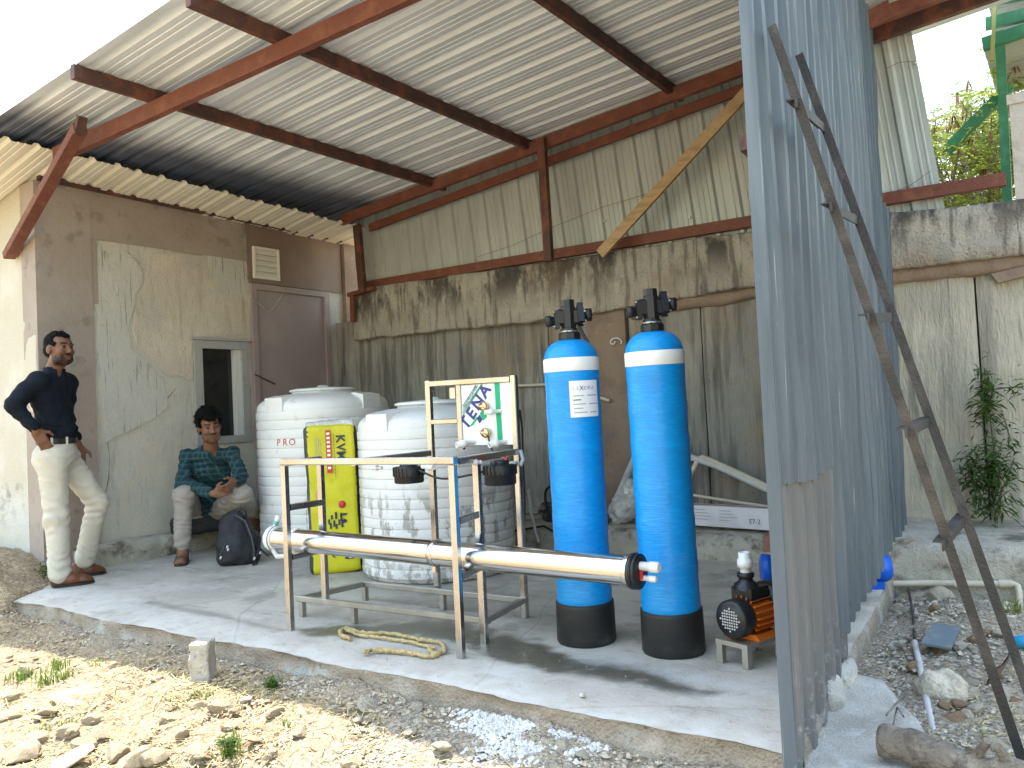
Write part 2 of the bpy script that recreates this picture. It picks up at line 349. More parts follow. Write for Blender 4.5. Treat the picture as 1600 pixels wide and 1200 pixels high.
LEDGEC = mat('dirty_ledge_concrete', (.37, .34, .285), .92, 0, [dict(col=(.47, .435, .37), sc=4, lo=.45, hi=.65), dict(col=(.15, .125, .095), sc=5, lo=.5, hi=.66), dict(col=(.12, .12, .09), sc=20, lo=.55, hi=.75, k=.6)], [(18, .6), (80, .6)])
PLAST = mat('grey_lime_plaster', (.56, .53, .46), .9, 0, [dict(col=(.49, .475, .42), sc=2.6, lo=.42, hi=.62), dict(col=(.60, .53, .42), sc=1.7, lo=.52, hi=.68, k=.8), dict(col=(.33, .305, .26), sc=12, lo=.55, hi=.72, st=(2.5, 2.5, .3), k=.6), dict(col=(.50, .485, .45), sc=2, lo=.4, hi=.6, rng=[(2, .75, .35)], rn=.2, k=.55), dict(col=(.17, .15, .125), sc=40, lo=.64, hi=.76, k=.7)], [(9, .3), (55, .35), (170, .25)])
CREAMP = mat('peeling_cream_plaster', (.545, .485, .40), .9, 0, [dict(col=(.62, .545, .44), sc=3, lo=.45, hi=.65), dict(col=(.40, .34, .27), sc=5, lo=.54, hi=.66, st=(2.6, 2.6, .4), k=.6), dict(col=(.47, .45, .40), sc=1.6, lo=.5, hi=.62, k=.8), dict(col=(.20, .17, .14), sc=30, lo=.6, hi=.74, st=(2, 2, .4), k=.6)], [(12, .35, (1.6, 1.6, .6)), (70, .4)])
BLUEP = mat('pale_blue_grey_plaster', (.52, .505, .45), .9, 0, [dict(col=(.55, .53, .475), sc=3, lo=.45, hi=.65), dict(col=(.18, .165, .14), sc=9, lo=.57, hi=.66, st=(4.5, 4.5, .25), k=.75), dict(col=(.20, .18, .15), sc=30, lo=.62, hi=.75, k=.6)], [(25, .3), (100, .3)])
SUNP = mat('cream_front_plaster', (.50, .46, .375), .88, 0, [dict(col=(.56, .525, .45), sc=2, lo=.45, hi=.62), dict(col=(.47, .42, .33), sc=5, lo=.55, hi=.7, st=(3, 3, .35), k=.6), dict(col=(.20, .18, .15), sc=9, lo=.5, hi=.62, rng=[(2, .72, .60), (2, .30, .45)], rn=.1, k=.85), dict(col=(.53, .52, .49), sc=2, lo=.3, hi=.6, rng=[(2, .75, .4)], rn=.1, k=.8)], [(12, .3), (70, .3)])
BAND = mat('mauve_cement_render', (.33, .275, .235), .9, 0, [dict(col=(.365, .305, .262), sc=2.5, lo=.42, hi=.62), dict(col=(.19, .155, .135), sc=7, lo=.55, hi=.7, k=.6), dict(col=(.37, .33, .29), sc=34, lo=.62, hi=.74, k=.5)], [(28, .2), (120, .2)])
DOORM = mat('mauve_door_paint', (.30, .24, .235), .55, 0, [dict(col=(.34, .28, .27), sc=2, lo=.45, hi=.65), dict(col=(.26, .225, .215), sc=30, lo=.66, hi=.76, k=.5)], [(10, .06)])
BOARD = mat('brown_board', (.20, .142, .115), .6, 0, [dict(col=(.24, .172, .14), sc=2, lo=.45, hi=.65)], [(12, .05)])
ALU = mat('grey_window_frame', (.42, .42, .41), .45, .2, [dict(col=(.30, .30, .29), sc=12, lo=.5, hi=.7, k=.6)])
GLASS = mat('dark_window_glass', (.012, .014, .016), .08, 0, [dict(col=(.05, .055, .06), sc=3, lo=.55, hi=.75, k=.4)], spec=.6)
VENTM = mat('cream_vent_paint', (.72, .69, .62), .5)
SLABM = mat('fresh_cement_floor', (.47, .432, .37), .82, 0, [dict(col=(.385, .352, .30), sc=1.8, lo=.42, hi=.62), dict(col=(.53, .50, .445), sc=5, lo=.5, hi=.68, k=.7), dict(col=(.28, .25, .205), sc=18, lo=.56, hi=.72, k=.6), dict(col=(.26, .232, .185), sc=3.3, lo=.54, hi=.66, k=.6), dict(col=(.24, .225, .19), sc=7, lo=.58, hi=.66, st=(.5, 2.2, 1), k=.5), dict(col=(.57, .555, .53), sc=46, lo=.62, hi=.7, k=.6), dict(t='crack', col=(.2, .19, .17), sc=.55, lo=.0035, hi=.0008, k=.35), dict(col=(.58, .565, .54), sc=9, lo=.25, hi=.65, attr='dust', k=.8), dict(col=(.115, .10, .072), sc=9, lo=.15, hi=.5, attr='wet', k=1, rough=.3), dict(sc=7, lo=.0, hi=.2, attr='pool', rough=.04)], [(10, .10), (60, .18), (220, .22)])
FASCIA = mat('rough_slab_edge', (.30, .245, .185), .95, 0, [dict(col=(.37, .32, .26), sc=8, lo=.45, hi=.65), dict(col=(.46, .45, .43), sc=3, lo=.55, hi=.7, k=.8), dict(col=(.17, .135, .10), sc=40, lo=.55, hi=.7, k=.7)], [(20, .6), (90, .8)])
APRON = mat('cement_apron', (.48, .455, .41), .9, 0, [dict(col=(.40, .375, .33), sc=3, lo=.42, hi=.62), dict(col=(.54, .53, .50), sc=12, lo=.5, hi=.68), dict(col=(.27, .26, .24), sc=70, lo=.6, hi=.72, k=.6)], [(14, .4), (110, .7)])
SOIL = mat('stony_soil', (.36, .265, .155), .95, 0, [dict(col=(.44, .335, .20), sc=4, lo=.42, hi=.6), dict(col=(.235, .17, .11), sc=9, lo=.52, hi=.68, k=.8), dict(t='cell', col=(.54, .44, .30), sc=60, lo=.6, hi=.75, k=.7), dict(t='cell', col=(.17, .125, .085), sc=85, lo=.68, hi=.8, k=.6), dict(col=(.39, .325, .24), sc=6, lo=.3, hi=.55, attr='grey', k=.95), dict(t='cell', col=(.54, .49, .41), sc=75, lo=.6, hi=.75, attr='grey', k=.8), dict(t='cell', col=(.17, .165, .15), sc=95, lo=.66, hi=.8, attr='grey', k=.8)], [(12, .6), (45, .9), (160, .9)])
def stone_mat(name, a, b, c): return mat(name, a, .92, 0, [dict(col=b, sc=6, lo=.42, hi=.62), dict(col=c, sc=24, lo=.55, hi=.7, k=.7)], [(18, .5), (90, .6)])
ST_PALE = stone_mat('pale_limestone', (.43, .34, .22), (.49, .41, .30), (.28, .19, .115))
ST_GREY = stone_mat('grey_cement_rubble', (.46, .395, .305), (.54, .485, .40), (.31, .255, .19))
ST_WHITE = stone_mat('crushed_white_stone', (.55, .54, .52), (.62, .61, .60), (.42, .41, .39))
ST_BROWN = stone_mat('brown_clod', (.33, .22, .13), (.26, .17, .10), (.17, .11, .07))
STEEL = mat('polished_stainless', (.55, .54, .53), .2, 1.0, [dict(col=(.40, .36, .32), sc=3, lo=.45, hi=.7, k=.7), dict(sc=8, lo=.4, hi=.7, rough=.34)], [(60, .03, (1, 1, .1))])
STEELD = mat('dusty_stainless', (.36, .345, .32), .42, .75, [dict(col=(.42, .40, .37), sc=10, lo=.45, hi=.65)])
TUBEM = mat('mirror_stainless_tube', (.66, .64, .62), .13, 1.0, [dict(sc=6, lo=.4, hi=.7, rough=.2)])
BLUE = mat('blue_wound_fibreglass', (.001, .25, .66), .38, 0, [dict(col=(.002, .32, .76), sc=40, lo=.45, hi=.62, st=(.5, .5, 3), k=.7), dict(col=(.002, .17, .50), sc=3, lo=.5, hi=.7, k=.5), dict(col=(.16, .33, .50), sc=7, lo=.60, hi=.75, st=(1, 1, .5), k=.35, rng=[(2, .9, .2)], rn=.3)], [(70, .22, (.25, .25, 3.0)), (16, .10, (.3, .3, 1.2))], coat=.15)
BLUEPL = mat('blue_painted_pump', (.005, .10, .56), .3, 0, [dict(col=(.004, .075, .45), sc=8, lo=.5, hi=.7)])
BLACKP = mat('black_moulded_plastic', (.014, .014, .016), .38, 0, [dict(col=(.035, .034, .034), sc=10, lo=.55, hi=.75, k=.5)], [(60, .05)])
BLACKB = mat('black_rubber_base', (.016, .016, .017), .55, 0, [dict(col=(.10, .095, .088), sc=9, lo=.5, hi=.72, rng=[(2, .10, -.02)], rn=.03, k=.8)], [(50, .1)])
WHITEP = mat('white_pvc', (.72, .72, .70), .38, 0, [dict(col=(.62, .61, .58), sc=8, lo=.5, hi=.7, k=.5)])
GREYPVC = mat('dusty_grey_pvc', (.50, .50, .49), .5, 0, [dict(col=(.36, .35, .33), sc=7, lo=.5, hi=.7, k=.7)])
IVORY = mat('ivory_pvc', (.56, .50, .40), .5, 0, [dict(col=(.42, .36, .28), sc=7, lo=.5, hi=.7, k=.6)])
TANKW = mat('white_moulded_tank', (.78, .78, .775), .36, 0, [dict(col=(.70, .70, .69), sc=2, lo=.45, hi=.65, k=.6), dict(col=(.50, .48, .45), sc=9, lo=.58, hi=.72, k=.5)], [(20, .05)])
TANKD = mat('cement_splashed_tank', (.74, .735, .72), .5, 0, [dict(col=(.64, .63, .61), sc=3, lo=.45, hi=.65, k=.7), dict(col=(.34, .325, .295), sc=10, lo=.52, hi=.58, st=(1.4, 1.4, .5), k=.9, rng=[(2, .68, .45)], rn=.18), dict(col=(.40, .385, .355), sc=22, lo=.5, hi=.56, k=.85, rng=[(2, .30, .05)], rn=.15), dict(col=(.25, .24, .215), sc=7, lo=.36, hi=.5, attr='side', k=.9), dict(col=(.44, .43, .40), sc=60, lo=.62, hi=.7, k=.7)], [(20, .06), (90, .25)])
TAPE = mat('white_tape', (.78, .78, .76), .5)
PAPER = mat('white_label_paper', (.78, .78, .76), .6)
INK = mat('dark_print_ink', (.03, .035, .06), .6)
NAVY = mat('navy_print_ink', (.035, .04, .19), .6)
GREENINK = mat('green_print_ink', (.0, .36, .15), .55)
REDINK = mat('red_print_ink', (.50, .04, .035), .6)
GREYINK = mat('grey_print_ink', (.36, .36, .37), .6)
WHITEINK = mat('white_print_ink', (.75, .75, .72), .6)
YELLOW = mat('yellow_laminate', (.56, .52, .008), .42, 0, [dict(col=(.46, .425, .006), sc=5, lo=.45, hi=.7), dict(col=(.62, .59, .10), sc=30, lo=.62, hi=.74, k=.4)], [(9, .15, (1, 1, .5)), (40, .08)])
BAGBLK = mat('charcoal_laminate', (.028, .03, .033), .45, 0, [dict(col=(.075, .075, .078), sc=8, lo=.5, hi=.7)], [(14, .25)])
FILM = mat('crumpled_clear_film', (.72, .72, .70), .25, 0, [dict(col=(.50, .50, .48), sc=14, lo=.4, hi=.65)], [(30, .9)], alpha=.75)
BRASS = mat('brass', (.72, .52, .30), .25, 1.0, [dict(sc=10, lo=.4, hi=.6, rough=.38)])
ORANGE = mat('orange_motor_paint', (.62, .15, .012), .42, 0, [dict(col=(.48, .115, .01), sc=12, lo=.5, hi=.7)])
CARTON = mat('printed_white_carton', (.66, .64, .68), .65, 0, [dict(col=(.56, .54, .57), sc=4, lo=.45, hi=.65)])
KRAFT = mat('brown_kraft_tape', (.36, .24, .16), .55)
ROPE = mat('yellow_jute_strap', (.52, .40, .19), .9, 0, [dict(col=(.38, .27, .12), sc=60, lo=.45, hi=.6)], [(120, .6)])
TIMBER = mat('raw_timber', (.43, .30, .17), .8, 0, [dict(col=(.34, .23, .12), sc=5, lo=.45, hi=.62, st=(1, 1, 6)), dict(col=(.50, .37, .23), sc=3, lo=.55, hi=.7)], [(30, .2)])
BARK = mat('grey_bark', (.17, .14, .11), .95, 0, [dict(col=(.29, .25, .20), sc=8, lo=.45, hi=.62), dict(col=(.10, .08, .065), sc=20, lo=.5, hi=.66)], [(25, .9), (90, .7)])
LEAF = mat('green_leaf', (.05, .10, .02), .5, 0, leaf=.3, layers= [dict(col=(.09, .15, .03), sc=3, lo=.45, hi=.6), dict(col=(.03, .065, .015), sc=9, lo=.5, hi=.65)], spec=.3)
LEAFY = mat('yellow_green_leaf', (.22, .29, .05), .5, 0, leaf=.45, layers= [dict(col=(.30, .31, .06), sc=2.2, lo=.45, hi=.62), dict(col=(.10, .17, .03), sc=6, lo=.5, hi=.65)], spec=.3)
POD = mat('dry_brown_pod', (.16, .075, .035), .7, 0, [dict(col=(.26, .15, .07), sc=9, lo=.5, hi=.65)])
GRASS = mat('grass_blade', (.13, .21, .04), .6, 0, leaf=.3, layers= [dict(col=(.30, .28, .09), sc=3, lo=.5, hi=.65)], spec=.3)
STRAW = mat('dry_straw', (.56, .45, .22), .8, 0, [dict(col=(.36, .27, .14), sc=3, lo=.45, hi=.65)])
GREENP = mat('green_painted_steel', (.025, .16, .075), .5, 0, [dict(col=(.05, .22, .11), sc=7, lo=.45, hi=.65)])
BLOCKC = mat('pale_block_concrete', (.50, .46, .40), .9, 0, [dict(col=(.40, .36, .30), sc=5, lo=.5, hi=.7)], [(30, .4)])
def skin_mat(n): return mat(n, (.3, .16, .1), .5, 0, [dict(col=(.9, .88, .86), sc=40, lo=.5, hi=.75, k=.5, blend='MULTIPLY')], [(160, .06)], tint=True, spec=.35)
SKIN = skin_mat('skin')
HAIR = mat('black_hair', (.005, .0045, .0045), .6, 0, (), [(60, .6, (1, 1, .4)), (160, .7)], spec=.12)
SHIRTB = mat('navy_black_shirt', (.007, .010, .016), .85, 0, [dict(col=(.010, .014, .022), sc=6, lo=.45, hi=.65)], [(14, .4), (200, .2)], spec=.2)
TROUS = mat('cream_cotton_trousers', (.56, .52, .44), .85, 0, [dict(col=(.50, .455, .375), sc=5, lo=.45, hi=.65, k=.7)], [(9, .25, (1, 1, .6)), (220, .2)])
TROUSG = mat('beige_grey_trousers', (.33, .295, .265), .85, 0, [dict(col=(.28, .25, .222), sc=5, lo=.45, hi=.65, k=.7)], [(9, .25, (1, 1, .6)), (220, .2)])
PLAID = mat('teal_plaid_shirt', (.006, .026, .036), .85, 0, [dict(t='wave', dir='X', col=(.010, .060, .070), sc=7.5, lo=.60, hi=.80, k=.8), dict(t='wave', dir='Z', col=(.010, .060, .070), sc=7.0, lo=.60, hi=.80, k=.65), dict(t='wave', dir='X', col=(.06, .12, .12), sc=7.5, off=-6.2, lo=.965, hi=.985, k=.5), dict(t='wave', dir='Z', col=(.06, .12, .12), sc=7.0, lo=.965, hi=.985, k=.5)], [(12, .25), (200, .2)])
LEATHER = mat('brown_leather_shoe', (.145, .048, .022), .38, 0, [dict(col=(.09, .03, .015), sc=12, lo=.5, hi=.7)], [(40, .1)])
SANDAL = mat('dark_brown_sandal', (.045, .026, .018), .6)
NYLON = mat('black_nylon', (.012, .012, .015), .6, 0, [dict(col=(.024, .024, .029), sc=5, lo=.45, hi=.65)], [(10, .35), (260, .3)])
WEBBING = mat('grey_webbing', (.10, .10, .105), .7)

# ------------------------------------------------------------------ the setting
def sstep(a, b, x): t = np.clip((x-a)/(b-a), 0, 1); return t*t*(3-2*t)
SLAB_Y0, SLAB_Y1, SLAB_XL, LWALL, FWALL = 2.53, 5.32, -6.36, -6.50, 3.04
def slab_xr(y): return -.762-.077*(y-2.45)                            # right edge of the slab
def gz(x, y):
    """height of the bare ground"""
    x = np.asarray(x, float); y = np.asarray(y, float)
    z = -.095-.12*sstep(2.45, 1.2, y)-.10*sstep(1.2, -1, y)+.22*sstep(-2.2, -.9, x)*0
    bx = np.where(y < 3.12, -5.80-.60*np.maximum(y-2.53, -.2), -6.43)                 # left limit of the slab
    z = z+(.105*sstep(bx+.07, bx-.05, x)*sstep(2.30, 2.56, y)+.19*sstep(bx, bx-.9, x)*sstep(1.9, 2.8, y))*(y < 3.12)      # soil banked against the house
    z = z-.05*sstep(-3.0, -1.2, x)*sstep(2.6, 1.9, y)
    r = sstep(-.95, -.6, x)                                           # the rubble heap at the right
    heap = -.16+.15*sstep(2.9, 4.2, y)*np.exp(-((x+.45)/.75)**2)+.05*np.exp(-((x+.30)**2+(y-3.35)**2)/.12)-.16*sstep(4.75, 5.2, y)*sstep(-.8, -.5, x)
    z = z*(1-r)+r*np.where(y < 2.2, z, heap*sstep(2.2, 2.7, y)+z*(1-sstep(2.2, 2.7, y)))
    inside = sstep(SLAB_Y0-.0, SLAB_Y0+.10, y)*sstep(bx-.02, bx+.08, x)*(1-sstep(-1.02, -.92, x))
    z = z*(1-inside)-.3*inside
    return z
def ground():
    xs = np.unique(np.concatenate([-7.6-np.geomspace(.3, 240, 16), np.arange(-7.6, 1.3, .032), 1.3+np.geomspace(.3, 240, 16)]))
    ys = np.unique(np.concatenate([.7-np.geomspace(.3, 200, 14), np.arange(.7, 5.5, .032), 5.5+np.geomspace(.3, 260, 16)]))
    X, Y = np.meshgrid(xs, ys, indexing='ij'); P = np.stack([X, Y, X*0], -1)
    Z = gz(X, Y); near = (sstep(-8.5, -7.4, X)*(1-sstep(1.2, 2, X))*(1-sstep(5.5, 6, Y))*sstep(.2, .8, Y))
    Z = Z+near*(.030*fbm(P*2.3, 3)+.016*fbm(P*9, 3)+.008*vnoise(P*30))
    m = MB(); m.grid(np.stack([X, Y, Z], -1))
    o = m.build('ground', SOIL); kind(o, 'structure')
    g = np.clip(sstep(-2.9, -1.9, X+.35*fbm(P*1.5, 2))*sstep(1.2, 1.9, Y)+sstep(-.9, -.6, X)*sstep(2, 2.6, Y)*.95+.55*sstep(2.25, 2.5, Y+.1*fbm(P*3, 2))*sstep(-5.6, -4.8, X), 0, 1)
    a = o.data.color_attributes.new('grey', 'FLOAT_COLOR', 'POINT'); c = np.ones((g.size, 4), np.float32); c[:, :3] = g.reshape(-1, 1); a.data.foreach_set('color', c.ravel())
ground()

def polydist(P, pts, rad):
    d = np.full(P.shape[:-1], 9.0)
    for (a, b, ra, rb) in zip(pts[:-1], pts[1:], rad[:-1], rad[1:]):
        a, b = np.array(a), np.array(b); ab = b-a; t = np.clip(((P-a)@ab)/(ab@ab), 0, 1); d = np.minimum(d, np.linalg.norm(P-a-t[..., None]*ab, axis=-1)-(ra+(rb-ra)*t))
    return d
def slab():
    ny = 112; nx = 230
    t = np.linspace(0, 1, ny); u = np.linspace(0, 1, nx)
    ys = SLAB_Y0+(SLAB_Y1-SLAB_Y0)*t
    Y = np.tile(ys, (nx, 1)); X = SLAB_XL+(slab_xr(Y)-SLAB_XL)*u[:, None]
    P = np.stack([X, Y, X*0], -1)
    edge = (1-t)[None, :]**40
    Y = Y+edge*(.022*fbm(P*4, 4)+.012*np.maximum(0, vnoise(P*13))); X = X+(u[:, None]**60)*.012*fbm(P*4+5, 3)
    Z = .004*fbm(P*1.3, 3)+.0015*fbm(P*9, 2)-.012*edge
    m = MB(); m.grid(np.stack([X, Y, Z], -1))
    o = m.build('concrete_slab', SLABM); kind(o, 'structure')
    Q = P[..., :2]; nz = .06*fbm(P*3.5, 4)+.045*fbm(P*13, 3)
    px = lambda *l: [tuple(onz(a, b)[:2]) for a, b in l]
    wet = polydist(Q, px((500, 985), (600, 985), (690, 985), (790, 1012), (850, 1030)), [.06, .13, .17, .15, .09])+nz
    wet2 = polydist(Q, px((800, 1015), (880, 1040), (960, 1050), (1050, 1070), (1110, 1082)), [.09, .08, .06, .06, .035])+nz*.7
    wet3 = polydist(Q, px((230, 940), (330, 960), (440, 985)), [.01, .02, .02])+nz*.35
    dm = np.minimum(wet, wet2); W = sstep(.05, -.04, dm); W = np.maximum(W, .5*sstep(.04, -.02, wet3))
    W = np.maximum(W, .35*sstep(.3, .0, polydist(Q, px((560, 890), (760, 930), (860, 960)), [.2, .25, .15])+nz*2))
    pool = polydist(Q, px((740, 1006), (800, 1020), (850, 1032)), [.04, .085, .05])+nz*.5; W2 = sstep(.02, -.01, pool)
    D = sstep(.30, .06, (Y-SLAB_Y0)+.12*fbm(P*2.5, 3))*sstep(-6.6, -5, X)*(.55+.45*sstep(-3.4, -1.6, X))
    D = np.maximum(D, .9*sstep(.16, 0, polydist(Q, px((1010, 1040), (1200, 1100)), [.02, .12])+nz))
    D = np.maximum(D, .7*sstep(.12, 0, polydist(Q, px((870, 1020), (960, 1035), (1000, 1040)), [.05, .05, .05])+nz))
    D = np.maximum(D, .65*sstep(.1, -.03, polydist(Q, px((75, 920), (200, 950), (420, 1000)), [.1, .09, .06])+nz))
    for nme, g in (('wet', W), ('pool', W2), ('dust', D*(1-W))):
        a = o.data.color_attributes.new(nme, 'FLOAT_COLOR', 'POINT'); c = np.ones((g.size, 4), np.float32); c[:, :3] = g.reshape(-1, 1); a.data.foreach_set('color', c.ravel())
    # cut edges of the slab, ragged
    m = MB(); k = 240
    for side in (0, 1):
        s = np.linspace(0, 1, k); rows = []
        for j, q in enumerate((0, .012, .04, .075, .11, .16)):
            if side == 0:
                x = SLAB_XL+(slab_xr(SLAB_Y0)-SLAB_XL)*s; y = np.full(k, SLAB_Y0); pp = np.stack([x, y, x*0], -1); y = y+.022*fbm(pp*4, 4)+.012*np.maximum(0, vnoise(pp*13))
                b = np.stack([x, y, -.012+x*0-q], -1); b[:, 1] += (.0 if j == 0 else 1)*(.004-.02*sstep(.03, .14, np.full(k, q))+.018*fbm(b*7, 3))
            else:
                y = SLAB_Y0+(SLAB_Y1-SLAB_Y0)*s; x = slab_xr(y); pp = np.stack([x, y, x*0], -1); x = x+.012*fbm(pp*4+5, 3)
                b = np.stack([x, y, x*0-q], -1); b[:, 0] += (.0 if j == 0 else 1)*(.008+.02*q/.16+.010*fbm(b*7, 3))
            rows.append(b)
        m.grid(np.stack(rows))
    kind(m.build('slab_edge', FASCIA), 'structure')
slab()
def apron():
    pts = [(1236, 1196), (1292, 1072), (1325, 1046), (1372, 1052), (1408, 1076), (1432, 1106), (1448, 1150), (1452, 1185), (1445, 1235), (1400, 1300), (1300, 1330), (1236, 1300)]
    c = [onz(a, b, -.05) for a, b in pts]; cen = sum(c, Vector())/len(c); n = 14; rows = []
    loop = []
    for i in range(len(c)):
        for q in range(6): loop.append(c[i].lerp(c[(i+1) % len(c)], q/6))
    for r in np.linspace(0, 1, n):
        row = []
        for p in loop+loop[:1]:
            q = cen.lerp(p, float(r)); row.append((q.x, q.y, -.045))
        rows.append(row)
    P = np.array(rows); rr = np.linspace(0, 1, n)[:, None]
    P[..., 2] += .012*fbm(P*5, 3)-.07*sstep(.86, 1.0, rr)*np.ones_like(P[..., 2]); P[..., :2] += (.03*sstep(.5, 1, rr)*fbm(P*4+3, 3))[..., None]
    m = MB(); m.grid(P); kind(m.build('cement_apron', APRON), 'structure')
apron()
# raised ground behind the retaining wall
def back_terrain():
    m = MB(); xs = np.concatenate([np.linspace(-60, -8, 8), np.linspace(-7.5, 8, 32), np.linspace(10, 60, 8)]); ys = np.concatenate([np.linspace(6.5, 14, 16), np.linspace(17, 120, 10)])
    X, Y = np.meshgrid(xs, ys, indexing='ij'); Z = 1.75+.1*fbm(np.stack([X, Y, X*0], -1)*.6, 3); m.grid(np.stack([X, Y, Z], -1))
    o = m.build('terrain_behind_wall', SOIL); kind(o, 'structure')
    a = o.data.color_attributes.new('grey', 'FLOAT_COLOR', 'POINT'); a.data.foreach_set('color', np.zeros(len(o.data.vertices)*4, np.float32))
back_terrain()

# ---- corrugated sheets
def profile(width, pitch=.2, rib=.028, crest=.03, base=.065, minor=.004, start=.05):
    out = [(0, 0)]; s = start
    while s+base < width+1e-6:
        out += [(s, 0), (s+(base-crest)/2, rib), (s+(base+crest)/2, rib), (s+base, 0)]
        g = pitch-base
        for q in (.33, .67):
            c = s+base+g*q
            if minor and c+.012 < width: out += [(c-.010, 0), (c-.005, minor), (c+.005, minor), (c+.010, 0)]
        s += pitch
    if out[-1][0] < width-1e-4: out.append((width, 0))
    return out
def sheet(name, material, parent, org, sd, ld, length, width, n=None, segs=8, wob=.004, seed=0, bot=None, top=None, **kw):
    """org corner, sd across the ribs, ld along them; a real 1.5 mm skin on both sides"""
    org = np.array(org, float); sd = np.array(sd, float); ld = np.array(ld, float); sd /= np.linalg.norm(sd); ld /= np.linalg.norm(ld)
    nn = np.cross(sd, ld) if n is None else np.array(n, float); nn /= np.linalg.norm(nn)
    pr = profile(width, **kw); S = np.array([p[0] for p in pr]); Hh = np.array([p[1] for p in pr])
    T = np.linspace(0, 1, segs+1)
    L0 = np.zeros(len(S)) if bot is None else np.array([bot(s) for s in S]); L1 = np.full(len(S), length) if top is None else np.array([top(s) for s in S])
    Ls = L0[:, None]+(L1-L0)[:, None]*T[None, :]
    P = org+S[:, None, None]*sd+Ls[..., None]*ld
    wv = wob*fbm(np.stack([S[:, None]*3+Ls*0, Ls*1.7, Ls*0+seed*3.3], -1), 2)
    P = P+(Hh[:, None]+wv)[..., None]*nn
    m = MB(); m.grid(P, False); m.grid((P-.0018*nn)[:, ::-1], False)
    return m.build(name, material, parent)

